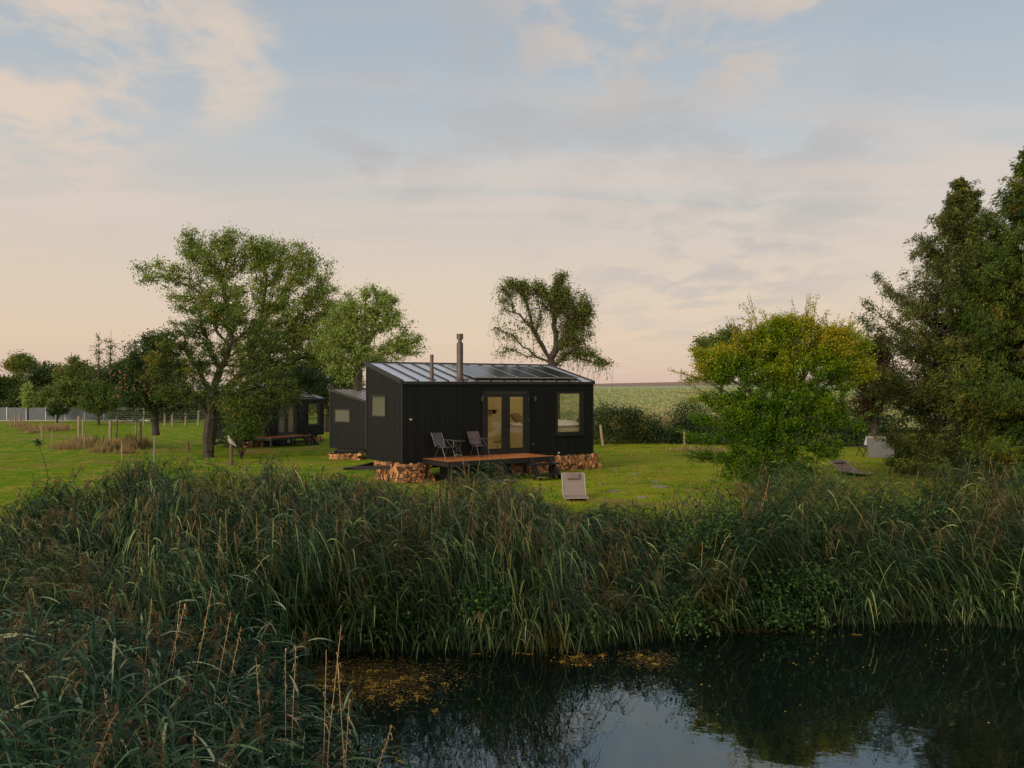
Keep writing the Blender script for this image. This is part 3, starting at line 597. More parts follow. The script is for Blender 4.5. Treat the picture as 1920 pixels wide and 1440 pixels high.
# big ash behind the apple tree
gx = on_ground(480, 812); Z = 60
tree('ash_tree', 'tallest wide crowned ash tree behind the old apple tree', 'tree',
     [[(396, 830, Z), (402, 775, Z), (430, 725, Z), (462, 690, Z)], [(462, 700, Z), (430, 620, Z), (370, 545, Z-1), (320, 520, Z-1)], [(462, 700, Z), (490, 600, Z), (500, 520, Z), (480, 470, Z)], [(462, 700, Z), (540, 620, Z+1), (590, 560, Z+1), (610, 520, Z)], [(430, 620, Z), (420, 540, Z), (385, 480, Z)]],
     Z, [(640, 585, 36, 40), (655, 630, 36, 40), (352, 448, 18, 20), (430, 455, 38, 26), (500, 462, 42, 28), (575, 480, 36, 30), (385, 490, 52, 55), (450, 478, 55, 48), (520, 490, 60, 50), (580, 520, 55, 50), (305, 515, 50, 24), (360, 560, 60, 30), (460, 560, 90, 60), (560, 590, 70, 60), (610, 560, 35, 40), (350, 465, 20, 35), (500, 650, 90, 60), (590, 640, 50, 50), (275, 505, 25, 14)],
     nt=1050, leaves=62, size=(.12, .20), sig=.36, along=.7, surf=2.4, mat=m_ash, trunk=.27, tip=.016, step=.5, hang=0, aspect=.5, flat=.7)
Z = 56
tree('ash_tree', 'pale green airy tree with spreading limbs directly behind the black cabins', 'tree',
     [[(668, 835, Z), (670, 740, Z), (672, 690, Z)], [(672, 690, Z), (690, 640, Z), (715, 570, Z)], [(672, 690, Z), (730, 660, Z), (780, 640, Z)], [(672, 690, Z), (650, 620, Z), (660, 570, Z)], [(690, 640, Z), (720, 610, Z), (745, 590, Z)]],
     Z, [(640, 600, 40, 40), (610, 640, 40, 40), (700, 575, 42, 40), (670, 600, 45, 50), (745, 620, 38, 40), (780, 650, 28, 24), (650, 660, 50, 35), (720, 660, 50, 30), (700, 550, 30, 15), (640, 690, 40, 25), (735, 575, 20, 26)],
     nt=560, leaves=50, size=(.11, .19), sig=.27, along=.6, surf=2.8, mat=m_ash2, trunk=.3, tip=.014, step=.45, aspect=.5, flat=.7)
# old apple tree on the lawn
g = on_ground(391, 858); Z = g[1]
old_apple, A_, tp = tree('apple_tree', 'old apple tree with dark thick trunk on the left lawn and yellowing leaves', 'tree',
     [[(390, 860, Z), (390, 820, Z), (396, 785, Z)], [(396, 785, Z), (372, 755, Z-.3), (345, 735, Z-.4), (310, 715, Z-.5)], [(396, 785, Z), (412, 760, Z+.3), (430, 745, Z), (470, 730, Z+.3)], [(396, 785, Z), (398, 740, Z), (412, 690, Z), (430, 650, Z), (455, 625, Z)],
      [(398, 740, Z), (370, 690, Z+.4), (345, 655, Z+.5), (322, 640, Z)], [(412, 690, Z), (385, 645, Z+.3), (375, 600, Z+.3)], [(430, 650, Z), (405, 620, Z), (400, 590, Z-.2)]],
     Z, [(400, 590, 45, 32), (460, 600, 45, 30), (350, 620, 45, 35), (505, 640, 45, 40), (310, 660, 40, 40), (480, 690, 55, 40), (370, 700, 50, 35), (330, 735, 60, 30), (440, 740, 70, 35), (520, 730, 50, 40), (290, 705, 30, 30), (400, 660, 50, 30)],
     nt=850, leaves=58, size=(.08, .13), sig=.21, along=.6, mat=m_apple, trunk=.33, tip=.014, step=.32, hang=1, aspect=.6)
# dense apple left with red fruit
Z = 62
ap, A_, tp = tree('apple_tree', 'dense dark apple tree carrying red apples left of the old apple tree', 'tree', [[(292, 812, Z), (290, 770, Z), (288, 740, Z)]],
     Z, [(285, 665, 55, 45), (250, 690, 35, 45), (320, 690, 50, 50), (290, 730, 70, 35), (250, 735, 40, 30), (300, 640, 35, 25), (335, 740, 45, 30)], nt=460, leaves=52, size=(.13, .21), sig=.34, mat=m_dark, trunk=.22, tip=.014, step=.4, hang=1)
fm = MB(); bse = np.array(ap.location)
for i in range(34):
    q = at(RNG.uniform(205, 300), RNG.uniform(695, 745), Z-3.1+RNG.uniform(-.3, .5))-bse; r_ = .06; fm.lathe([(.02, -r_), (r_*.8, -r_*.6), (r_, 0), (r_*.8, r_*.6), (.02, r_)], 7, tuple(q))
tag(fm.build('apples', plain('red_apple', (.22, .05, .02), .5), ap), 'small red apples hanging in the crown', kind='stuff')
# smaller apple tree, pale trunk, in front of the third cabin
g = on_ground(491, 838); Z = g[1]
tree('apple_tree', 'smaller apple tree with pale trunk and low bluish green crown beside the far cabin', 'tree', [[(491, 840, Z), (492, 812, Z), (488, 785, Z)]],
     Z, [(480, 745, 60, 35), (440, 775, 35, 35), (520, 748, 40, 26), (555, 705, 45, 30), (560, 728, 42, 14), (525, 742, 40, 16), (450, 795, 32, 30, 0, 2.2), (436, 825, 24, 20, 0, 2.5), (470, 775, 30, 24, 0, 1.5), (500, 700, 60, 35), (432, 820, 24, 26), (425, 790, 24, 26), (515, 780, 22, 18), (580, 700, 40, 28), (610, 720, 35, 22)], nt=560, leaves=42, size=(.09, .15), sig=.22, mat=m_blue, trunk=.15, tip=.012, barkm=bark_pale, step=.32, hang=1)
# yellowish mass right of it behind
Z = 82
tree('walnut_tree', 'yellow green bushy tree behind the second cabin roof', 'tree', [[(610, 840, Z), (612, 780, Z), (610, 740, Z)]],
     Z, [(600, 680, 60, 45), (640, 710, 50, 35), (560, 700, 55, 45), (590, 740, 55, 30), (660, 735, 35, 25)], nt=420, leaves=42, size=(.16, .26), sig=.42, mat=m_apple, trunk=.3, tip=.02, step=.5)
# left background line
LINE = [('rounded green tree at the far left end of the tree line', 20, 735, 42, 40, 112, m_far), ('pale topped tree above the grey fence at far left', 40, 680, 24, 14, 122, m_far), ('broad dark green tree behind the grey fence', 85, 715, 52, 40, 116, m_dark),
        ('bright green tree with a rounded top left of the apple trees', 150, 700, 46, 32, 112, m_far), ('dark tree standing behind the red apple tree', 215, 715, 45, 45, 108, m_dark), ('mid green tree low in the line behind the fence', 55, 752, 48, 32, 108, m_dark),
        ('yellow tinted bushy tree behind the topiary shaped tree', 120, 745, 50, 35, 105, m_far), ('low dark tree over the wire fence beyond the old apple tree', 350, 760, 60, 32, 100, m_dark), ('dark low tree behind the far cabin', 420, 752, 55, 36, 102, m_dark),
        ('dark tree filling the gap behind the far cabin roof', 540, 742, 60, 40, 98, m_dark), ('thick dark tree between the red apple tree and wire fence', 275, 752, 50, 36, 103, m_dark), ('dark green tree at the very edge behind the fence', -30, 725, 40, 45, 110, m_dark),
        ('olive tree rising in the line right behind the topiary shaped tree', 112, 722, 46, 36, 118, m_far), ('olive green tree in the line left of the two thin sparse trees', 172, 728, 42, 36, 114, m_far), ('olive tree at the back of the line right of the two thin sparse trees', 235, 702, 40, 40, 120, m_far)]
for i, (lb, a, b, rx, ry, Z, mt) in enumerate(LINE):
    Z += 14
    g = gz1((a-960)/F*Z, Z); by = HY+(CZ-g)/Z*F+1
    rx *= 1.3; ry *= 1.05
    bl = [(a, b, rx*.8, ry*.8), (a-rx*.45, b+ry*.3, rx*.5, ry*.6), (a+rx*.45, b+ry*.25, rx*.5, ry*.6), (a+rx*.1*(-1)**i, b-ry*.5, rx*.4, ry*.45), (a, b+ry*.5, rx*.8, ry*.5)]
    tree('tree', lb, 'tree', [[(a, by, Z), (a, (by+b)/2, Z), (a, b+ry*.2, Z)]], Z, bl, nt=300, leaves=44, size=(.24, .40), sig=.55, mat=mt, trunk=.28, tip=.03, step=.9, group='trees in the line beyond the left fence', sides=5)
# two thin bare trees
for lb, a in (('taller of the two thin sparse trees above the tree line', 207), ('shorter thin sparse tree above the tree line', 185)):
    Z = 118; tp_ = 618 if a == 207 else 622
    tree('sparse_tree', lb, 'tree', [[(a, 790, Z), (a, 700, Z), (a+1, tp_, Z)]], Z, [(a, 660, 20, 38), (a-6, 645, 20, 24), (a, 690, 22, 20)], nt=60, leaves=5, size=(.2, .3), sig=.35, mat=m_apple, trunk=.09, tip=.02, step=.8, sides=5, group='thin sparse trees')
# clipped round tree and small yellow-green one
Z = on_ground(107, 792)[1]
tree('round_tree', 'small dark umbrella shaped tree on the lawn in front of the grey fence', 'tree', [[(107, 790, Z), (107, 778, Z)]], Z, [(107, 766, 20, 11), (107, 758, 13, 8), (95, 770, 12, 7), (120, 770, 12, 7)], nt=120, leaves=40, size=(.13, .22), sig=.24, mat=m_dark, trunk=.1, tip=.02, step=.35)
Z = on_ground(185, 797)[1]
tree('young_tree', 'small yellow green fruit tree left of the red apple tree', 'tree', [[(185, 796, Z), (186, 775, Z)]], Z, [(185, 745, 38, 28), (160, 755, 24, 20), (215, 755, 30, 22), (180, 725, 28, 22), (215, 735, 22, 18)], nt=260, leaves=44, size=(.13, .22), sig=.32, mat=m_apple, trunk=.12, tip=.02, step=.4)
# slim pale poplar
tree('slim_tree', 'slim pale green conical tree in front of the line behind the fence', 'tree', [[(52, 785, 103), (52, 760, 103), (52, 712, 103)]], 103, [(52, 750, 9, 20), (52, 730, 6, 22)], nt=60, leaves=40, size=(.2, .3), sig=.3, mat=m_ash2, trunk=.1, tip=.02, step=.6)
# weeping pear behind the cabin
Z = 46
tree('pear_tree', 'gnarled weeping pear tree rising behind the black cabin roof', 'tree',
     [[(1042, 838, Z), (1042, 720, Z), (1037, 690, Z), (1032, 672, Z)], [(1037, 684, Z), (1018, 650, Z), (998, 615, Z-.3), (975, 590, Z-.5), (945, 580, Z-.5), (925, 600, Z-.4)], [(1032, 672, Z), (1044, 650, Z), (1040, 600, Z+.2), (1045, 560, Z), (1052, 520, Z)],
      [(998, 615, Z), (988, 570, Z), (975, 535, Z)], [(1040, 655, Z), (1070, 645, Z-.4), (1095, 655, Z-.4), (1125, 670, Z-.4)], [(1037, 684, Z), (1000, 665, Z+.3), (970, 680, Z+.3)], [(1044, 650, Z), (1075, 610, Z+.4), (1095, 580, Z+.3)]],
     Z, [(960, 535, 32, 16), (1000, 540, 32, 18), (1052, 545, 22, 32), (1052, 518, 16, 12), (1075, 570, 36, 30), (1040, 560, 35, 22), (1080, 620, 32, 36), (1095, 590, 20, 26), (940, 560, 20, 22, 0, .35), (950, 615, 28, 30, 0, .22), (1000, 600, 30, 30, 0, .25), (1110, 670, 22, 16, 0, .8), (1135, 685, 18, 10, 0, 1), (1070, 660, 25, 20, 0, .8), (990, 660, 35, 18, 0, .12), (935, 655, 15, 20, 0, .25)],
     nt=700, leaves=44, size=(.07, .12), sig=.19, mat=m_pear, trunk=.24, tip=.008, step=.28, hang=1, wob=.05, surf=3, along=.6)
# hornbeam bush
Z = 28.5
def sh(*p): return [(a, b, Z+dz) for a, b, dz in p]
rs = np.random.default_rng(3); SH = []
for (a0, b0, a1, b1) in [(1410, 660, 1385, 560), (1430, 640, 1402, 552), (1450, 650, 1432, 575), (1500, 650, 1478, 552), (1510, 640, 1508, 545), (1520, 650, 1548, 550), (1480, 650, 1468, 590), (1560, 660, 1578, 575), (1570, 650, 1604, 580), (1400, 700, 1370, 592), (1540, 640, 1538, 560),
                         (1380, 720, 1296, 640), (1370, 740, 1262, 686), (1380, 770, 1268, 710), (1330, 830, 1252, 792), (1340, 860, 1276, 838), (1420, 680, 1440, 600), (1600, 700, 1640, 650), (1590, 800, 1650, 750), (1360, 800, 1290, 760), (1590, 690, 1622, 600), (1495, 650, 1520, 575)]:
    mx, my = (a0+a1)/2+rs.normal(0, 5), (b0+b1)/2+rs.normal(0, 4)
    for k in range(3): 
        o = rs.normal(0, 9, 2); dz = rs.uniform(-1, 1); SH.append(([(a0, b0, Z+dz*.5), (mx+o[0]*.4, my, Z+dz), (a1+o[0], b1+abs(o[1])*2, Z+dz)], 46))
STEMS = [[(1440, HY+(CZ-gz1(480/F*Z, Z)+.03)/Z*F, Z), (1441, 885, Z), (1442, 858, Z)]]
for a1, b1, dz in [(1380, 700, .5), (1350, 760, -1), (1420, 640, -.6), (1460, 620, .6), (1500, 610, -.5), (1540, 640, .8), (1580, 680, 0), (1590, 740, -.8), (1340, 810, .5), (1480, 660, 1.6), (1430, 690, -1.8), (1540, 780, -1.6)]:
    STEMS.append([(1442, 858, Z), ((1442*2+a1)/3, 790, Z+dz*.3), (a1, b1, Z+dz)])
tree('hornbeam_bush', 'large fan shaped bush with yellow tipped shoots on the lawn right of the cabin', 'bush', STEMS, Z,
     [(1428, 680, 66, 50), (1367, 690, 41, 34), (1507, 680, 77, 55), (1561, 672, 49, 38), (1462, 760, 110, 60), (1395, 775, 66, 45), (1540, 765, 60, 45), (1451, 825, 93, 38), (1333, 745, 49, 14), (1322, 785, 33, 12), (1316, 822, 46, 12), (1608, 650, 24, 20), (1339, 855, 55, 13), (1552, 845, 38, 20), (1586, 720, 28, 16), (1440, 866, 99, 20), (1303, 712, 28, 9), (1574, 770, 39, 10), (1597, 800, 33, 8), (1311, 660, 24, 12), (1456, 625, 33, 18), (1395, 635, 28, 16), (1540, 628, 38, 18), (1586, 625, 19, 16), (1450, 885, 110, 18), (1400, 890, 60, 14), (1490, 615, 55, 30), (1430, 632, 45, 30), (1550, 638, 42, 26), (1470, 605, 40, 18), (1360, 660, 36, 26), (1330, 690, 30, 24), (1618, 690, 26, 26)],
     nt=2300, leaves=54, size=(.05, .09), sig=.125, along=.45, mat=m_horn, trunk=.13, tip=.007, step=.25, pathw=.2, up=.1, shoots=SH, surf=2.4, gold=True)
# purple leaved tree right of it
Z = 45
tree('maple_tree', 'dark purplish leaved tree between the yellow tipped bush and the cedars', 'tree', [[(1640, 848, Z), (1640, 790, Z), (1640, 720, Z)]], Z, [(1640, 660, 32, 35), (1635, 720, 42, 45), (1660, 700, 35, 50), (1620, 760, 35, 30), (1650, 640, 18, 25), (1610, 700, 22, 30)],
     nt=330, leaves=46, size=(.10, .16), sig=.24, mat=m_maple, trunk=.18, tip=.014, step=.35)
# far trees on the field behind the bush
for lb, bl, Z in (('broad round tree on the field seen behind the left side of the yellow tipped bush', [(1335, 652, 32, 30), (1365, 638, 30, 28), (1320, 680, 16, 22), (1390, 660, 30, 30)], 120), ('round tree on the field behind the middle of the yellow tipped bush', [(1440, 650, 40, 36), (1480, 655, 35, 35)], 126),
                  ('round tree on the field behind the right side of the yellow tipped bush', [(1560, 640, 40, 32), (1600, 650, 34, 38), (1620, 680, 25, 25), (1530, 660, 30, 25)], 118)):
    a = sum(b[0] for b in bl)/len(bl)
    tree('field_tree', lb, 'tree', [[(a, HY+(CZ-gz1((a-960)/F*Z, Z))/Z*F+1, Z), (a, 700, Z), (a, 670, Z)]], Z, bl+[(a, 690, 34, 16), (a-12, 700, 22, 12), (a+12, 698, 22, 12)], nt=400, leaves=50, size=(.26, .42), sig=.6, mat=m_far, trunk=.2, tip=.03, step=.9, group='round trees on the field', sides=5)
# cedars
def cedar(lb, bx, by, topx, topy, Z, env, nb, mat, seed, nspr=13, tr=.26):
    rg = np.random.default_rng(seed); b = at(bx, by, Z); b[2] = gz1(b[0], b[1])-.05; t = at(topx, topy, Z); H = t[2]-b[2]
    root = empty('cedar_tree', b); tag(root, lb, 'tree', 'cedars at the right edge')
    m = MB(); pts = [np.array([0, 0, 0.])]
    for k in range(1, 15): pts.append(np.array([(t[0]-b[0])*k/14+rg.normal(0, .03), rg.normal(0, .03), H*k/14]))
    pts = np.array(pts); m.path(pts, np.linspace(tr, .015, 15)**1.0, 9, .5); m.lathe([(tr*1.5, -.1), (tr*1.15, .15), (tr, .45)], 10)
    SP = []; SD = []; SZ = []; SG = []
    hs = (rg.random(nb)**.85)*.985+.01; st_ = .048; hs = np.clip((np.floor(hs/st_)+.5)*st_+rg.normal(0, .007, nb), .01, .992)
    for h in hs:
        az = rg.uniform(0, 2*math.pi); R_ = np.interp(h, [e_[0] for e_ in env], [e_[1] for e_ in env])*rg.choice([rg.uniform(.35, .75), rg.uniform(.75, 1.0), rg.uniform(.95, 1.28)])+.04
        o = pts[0]+(np.array([np.interp(h, np.linspace(0, 1, 15), pts[:, 0]), 0, H*h]))
        dr = np.array([math.cos(az), math.sin(az), 0]); n = max(3, int(R_/.22)); rise = np.interp(h, [0, .3, .7, .9, 1], [-.18, .06, .30, .42, .5])
        tt = np.linspace(0, 1, n+1); B = o+dr*(R_*tt)[:, None]+np.array([0, 0, 1])*(R_*(rise*tt-.28*np.sin(tt*math.pi)*(.6)+.16*tt**3))[:, None]+rg.normal(0, .025, (n+1, 3))*tt[:, None]
        m.path(B, np.linspace(.012+.018*R_, .005, n+1), 4, .5)
        k = int(nspr*n/6)+3; s = rg.random(k)**.7*(1-.18)+.18; s[0] = 1; f = s*n*.999; i = np.minimum(f.astype(int), n-1);  Q = B[i]+(B[i+1]-B[i])*(f-i)[:, None]
        side = np.cross(dr, [0, 0, 1]); wdt = .03+.36*min(1, R_/1.8)*(1-.6*s)
        off = rg.normal(0, 1, (k, 1))*wdt[:, None]*side+rg.normal(0, .06, (k, 3))+np.array([0, 0, -1])*np.abs(rg.normal(0, .10, (k, 1)))*min(1, R_/1.2)
        SP.append(Q+off); SD.append(dr*.8+side*np.sign((off@side))[:, None]*.7+rg.normal(0, .45, (k, 3))+np.array([0, 0, -.25])); SZ.append(np.full(k, rg.normal(0, .09))); SG.append(np.full(k, min(1, .35+R_/1.6)))
    P = np.concatenate(SP); D = np.concatenate(SD); tn = np.concatenate(SZ)
    KK = 30; sg = np.repeat(np.concatenate(SG), KK)[:, None]; P = np.repeat(P, KK, 0)+rg.normal(0, .072, (len(P)*KK, 3))*[1, 1, 1.2]*sg+np.repeat(D, KK, 0)*rg.uniform(-.06, .16, (len(P)*KK, 1)); D = np.repeat(D, KK, 0)+rg.normal(0, .4, (len(P), 3)); tn = np.repeat(tn+rg.normal(0, .12, len(tn)), KK); n = len(P)
    c = MB(); D[:, 2] -= .45; L = rg.uniform(.07, .15, n); c.rhomb(P, D, rg.normal(0, .7, (n, 3))+[0, 0, 1], L, L*.30, np.clip(rg.normal(.45, .2, n)+tn, 0, 1))
    m.build('trunk', bark, root); c.build('crown', mat, root)
cedar('cedar with brown tinged foliage and ragged top left of the brighter one', 1800, 880, 1806, 338, 33, [(0, 1.9), (.1, 2.1), (.25, 2.5), (.42, 2.75), (.57, 2.9), (.64, 2.2), (.72, 1.65), (.80, 1.15), (.88, .62), (.95, .26), (1, .03)], 330, m_cedar, 5)
cedar('taller bright green cedar cut off by the right edge of the photo', 1935, 880, 1934, 280, 31, [(0, 2.3), (.2, 2.6), (.4, 2.4), (.6, 1.8), (.75, 1.2), (.88, .6), (1, .03)], 300, m_cedar2, 9)
cedar('darker cedar standing behind between the other two', 1872, 870, 1868, 440, 35.5, [(0, 2.4), (.3, 2.5), (.5, 2.0), (.7, 1.3), (.88, .6), (1, .08)], 200, m_cedar, 13)
# hedge and shrubs
def shrub(name, lb, cat, blobs, Z, n, size, mat, sticks=30, group=None, spiky=0):
    a = blobs[0][0]; X = (a-960)/F*Z; base = np.array([X, Z, gz1(X, Z)]); root = empty(name, base); tag(root, lb, cat, group)
    P = blob_points(blobs, Z, n, 3.2); P[:, 2] = np.maximum(P[:, 2], gz(P[:, 0], P[:, 1])+.03)
    # lumpy: pull leaves into clumps
    K = P[RNG.integers(0, len(P), max(20, n//70))]; i = RNG.integers(0, len(K), len(P)); q = RNG.random(len(P)) < .7; P[q] = K[i[q]]+RNG.normal(0, 1, (q.sum(), 3))*[.28, .28, .20+spiky]
    P[:, 2] = np.maximum(P[:, 2], gz(P[:, 0], P[:, 1])+.02); P = P-base
    D = RNG.normal(0, 1, (len(P), 3)); c = MB(); L = RNG.uniform(*size, len(P)); c.rhomb(P, D, RNG.normal(0, .6, (len(P), 3))+[0, 0, 1], L, L*.6, RNG.random(len(P))*.9)
    m = MB(); T = P[RNG.integers(0, len(P), sticks)]; B = T*[1, 1, 0]; B[:, 2] = gz(B[:, 0]+base[0], B[:, 1]+base[1])-base[2]; B[:, :2] = B[:, :2]+RNG.normal(0, .05, (sticks, 2)); k = T[:, 2] > B[:, 2]+.2; m.tubes(B[k], T[k], .02, .006, 4)
    
    if cat == 'shrub': m = MB(); [m.path([(0, 0, 0), tuple(q*[.5, .5, .3]), tuple(q)], [.035, .02, .006], 5) for q in T[:14]]; m.build('stem', bark, root)
    c.build('foliage', mat, root)
m_hedge = leafmat('hedge_leaves', G((30, 48, 26), (46, 68, 34), (64, 86, 42), (96, 104, 54)), trans=.3, patch=srgb(118, 106, 54), pscale=.8, pth=(.54, .7))
m_sage = leafmat('dark_shrub_leaves', G((28, 44, 28), (40, 60, 36), (56, 76, 44)), trans=.2)
shrub('hedge', 'long wild hedge between the lawn and the field right of the cabin', 'hedge', [(1160, 800, 45, 34), (1110, 805, 40, 28), (1205, 805, 40, 30), (1240, 815, 35, 18), (1180, 780, 30, 15), (1130, 775, 25, 14), (1265, 820, 30, 13)], 52, 15000, (.08, .15), m_hedge, 60)
shrub('round_shrub', 'dark rounded shrub at the end of the wild hedge', 'shrub', [(1292, 785, 36, 36), (1300, 808, 42, 24), (1270, 815, 25, 16)], 51, 9000, (.07, .12), m_sage, 40)
shrub('leafy_shrub', 'low bluish green shrub growing against the left end of the farthest cabin', 'shrub', [(452, 788, 32, 30), (440, 812, 20, 20), (465, 805, 28, 24), (448, 760, 44, 20)], 54, 6500, (.08, .14), m_apple, 40)
shrub('hedge', 'dark hedge stretch behind the yellow tipped bush and grey box', 'hedge', [(1400, 800, 80, 36), (1540, 800, 90, 40), (1640, 800, 60, 40), (1350, 812, 40, 20)], 50, 16000, (.09, .16), m_sage, 60)
shrub('hedge', 'low hedge along the wire fence behind the old apple tree', 'hedge', [(330, 778, 60, 10), (430, 778, 60, 12), (240, 778, 40, 9)], 104, 6000, (.2, .32), m_dark, 30)

# ---------------------------------------------------------------- cabins
U = np.array([.818, .575]); U /= np.linalg.norm(U); Vv = np.array([-U[1], U[0]]); A0 = np.array([-3.70, 30.8]); CAB_RZ = math.atan2(U[1], U[0])
def fu(px):                                             # photo column -> distance along the front wall
    k = (px-960)/F; return (k*A0[1]-A0[0])/(U[0]-k*U[1])
def fv(px):
    k = (px-960)/F; return (k*A0[1]-A0[0])/(Vv[0]-k*Vv[1])
def fz(px, py, v=0):
    u = fu(px); Y = A0[1]+U[1]*u; return CZ-(py-HY)/F*Y
def fzv(px, py): return CZ-(py-HY)/F*(A0[1]+Vv[1]*fv(px))
def cw(u, v, z=0): return np.array([A0[0]+U[0]*u+Vv[0]*v, A0[1]+U[1]*u+Vv[1]*v, z])
LEN, DEP, ZB, ZF, ZR = 8.38, 2.70, .64, 3.39, 4.05
def clad_mat():
    m, t = newmat('black_timber_cladding'); L = t.links.new
    b = N(t, 'ShaderNodeBsdfPrincipled'); o = N(t, 'ShaderNodeOutputMaterial'); L(b.outputs[0], o.inputs[0])
    tc = N(t, 'ShaderNodeTexCoord'); s = N(t, 'ShaderNodeSeparateXYZ'); L(tc.outputs['Object'], s.inputs[0])
    a = N(t, 'ShaderNodeMath', operation='ADD'); L(s.outputs[0], a.inputs[0]); L(s.outputs[1], a.inputs[1])
    k = N(t, 'ShaderNodeMath', operation='MULTIPLY'); L(a.outputs[0], k.inputs[0]); k.inputs[1].default_value = 1/.118
    fr = N(t, 'ShaderNodeMath', operation='FRACT'); L(k.outputs[0], fr.inputs[0]); fl_ = N(t, 'ShaderNodeMath', operation='FLOOR'); L(k.outputs[0], fl_.inputs[0])
    wn_ = N(t, 'ShaderNodeTexWhiteNoise', noise_dimensions='1D'); L(fl_.outputs[0], wn_.inputs['W'])
    pp = N(t, 'ShaderNodeMath', operation='PINGPONG'); L(fr.outputs[0], pp.inputs[0]); pp.inputs[1].default_value = .5
    gr = N(t, 'ShaderNodeMapRange', interpolation_type='SMOOTHSTEP'); L(pp.outputs[0], gr.inputs[0]); gr.inputs[1].default_value = 0; gr.inputs[2].default_value = .10
    mp = N(t, 'ShaderNodeMapping'); L(tc.outputs['Object'], mp.inputs[0]); mp.inputs['Scale'].default_value = (14, 14, .9)
    n = N(t, 'ShaderNodeTexNoise'); L(mp.outputs[0], n.inputs['Vector']); n.inputs['Scale'].default_value = 1.5; n.inputs['Detail'].default_value = 7
    ad = N(t, 'ShaderNodeMath', operation='MULTIPLY_ADD'); L(wn_.outputs[0], ad.inputs[0]); ad.inputs[1].default_value = .3; L(n.outputs[0], ad.inputs[2])
    r = N(t, 'ShaderNodeValToRGB'); L(ad.outputs[0], r.inputs[0]); e_ = r.color_ramp.elements; e_[0].position = .3; e_[0].color = (.0035, .004, .0042, 1); e_[1].position = 1; e_[1].color = (.0080, .0100, .0108, 1)
    L(r.outputs[0], b.inputs['Base Color']); b.inputs['Roughness'].default_value = .5; b.inputs['Specular IOR Level'].default_value = .16
    hs = N(t, 'ShaderNodeMath', operation='MULTIPLY_ADD'); L(n.outputs[0], hs.inputs[0]); hs.inputs[1].default_value = .12; L(gr.outputs[0], hs.inputs[2])
    bp = N(t, 'ShaderNodeBump'); L(hs.outputs[0], bp.inputs['Height']); bp.inputs['Strength'].default_value = .55; bp.inputs['Distance'].default_value = .012; L(bp.outputs[0], b.inputs['Normal'])
    return m
clad = clad_mat()
black_metal = plain('black_metal', (.014, .014, .015), .45, .3, var=.1)
dark_frame = plain('anthracite_frame', (.009, .009, .0095), .42, 0, var=.1)
roof_m = plain('grey_standing_seam_metal', (.74, .71, .70), .33, .85, var=.12, scale=1.2, stretch=(1, .3, 1))
seam_m = plain('roof_seam_metal', (.028, .028, .032), .45, .4)
steel_m = plain('weathered_steel_flue', (.10, .082, .075), .5, .7, var=.2, scale=5)
ply = plain('pale_plywood', (.56, .46, .27), .6, var=.06, scale=3, stretch=(1, 1, .4))
floor_in = plain('light_wood_floor', (.36, .26, .13), .45, var=.15)
def glass_mat(name, tintc=(.95, .96, .94), ior=1.55, extra=.0):
    m, t = newmat(name); L = t.links.new
    g = N(t, 'ShaderNodeBsdfGlossy'); g.inputs['Roughness'].default_value = .015; tr = N(t, 'ShaderNodeBsdfTransparent'); tr.inputs[0].default_value = (*tintc, 1)
    ge = N(t, 'ShaderNodeNewGeometry'); dt = N(t, 'ShaderNodeVectorMath', operation='DOT_PRODUCT'); L(ge.outputs['Normal'], dt.inputs[0]); L(ge.outputs['Incoming'], dt.inputs[1])
    ab = N(t, 'ShaderNodeMath', operation='ABSOLUTE'); L(dt.outputs['Value'], ab.inputs[0]); om = N(t, 'ShaderNodeMath', operation='SUBTRACT'); om.inputs[0].default_value = 1; L(ab.outputs[0], om.inputs[1])
    pw = N(t, 'ShaderNodeMath', operation='POWER'); L(om.outputs[0], pw.inputs[0]); pw.inputs[1].default_value = 5; f = N(t, 'ShaderNodeMath', operation='MULTIPLY_ADD'); L(pw.outputs[0], f.inputs[0]); f.inputs[1].default_value = .95; f.inputs[2].default_value = .045; mx = N(t, 'ShaderNodeMixShader'); o = N(t, 'ShaderNodeOutputMaterial')
    a = N(t, 'ShaderNodeMath', operation='ADD'); L(f.outputs[0], a.inputs[0]); a.inputs[1].default_value = extra
    L(a.outputs[0], mx.inputs[0]); L(tr.outputs[0], mx.inputs[1]); L(g.outputs[0], mx.inputs[2]); L(mx.outputs[0], o.inputs[0]); return m
glass = glass_mat('window_glass', extra=.015); frosted = None
def pv_mat():
    m, t = newmat('solar_cells'); L = t.links.new
    b = N(t, 'ShaderNodeBsdfPrincipled'); o = N(t, 'ShaderNodeOutputMaterial'); L(b.outputs[0], o.inputs[0])
    tc = N(t, 'ShaderNodeTexCoord'); br = N(t, 'ShaderNodeTexBrick'); L(tc.outputs['Object'], br.inputs[0]); br.offset = 0; br.inputs['Scale'].default_value = 1
    br.inputs['Brick Width'].default_value = .168; br.inputs['Row Height'].default_value = .168; br.inputs['Mortar Size'].default_value = .004
    br.inputs['Color1'].default_value = (.007, .008, .012, 1); br.inputs['Color2'].default_value = (.009, .010, .015, 1); br.inputs['Mortar'].default_value = (.05, .05, .055, 1)
    L(br.outputs[0], b.inputs['Base Color']); b.inputs['Roughness'].default_value = .14; b.inputs['IOR'].default_value = 1.45; return m
pv = pv_mat(); alu = plain('aluminium_frame', (.5, .5, .5), .35, .9, var=.05)
ztop = lambda v: ZF+(ZR-ZF)*v/DEP
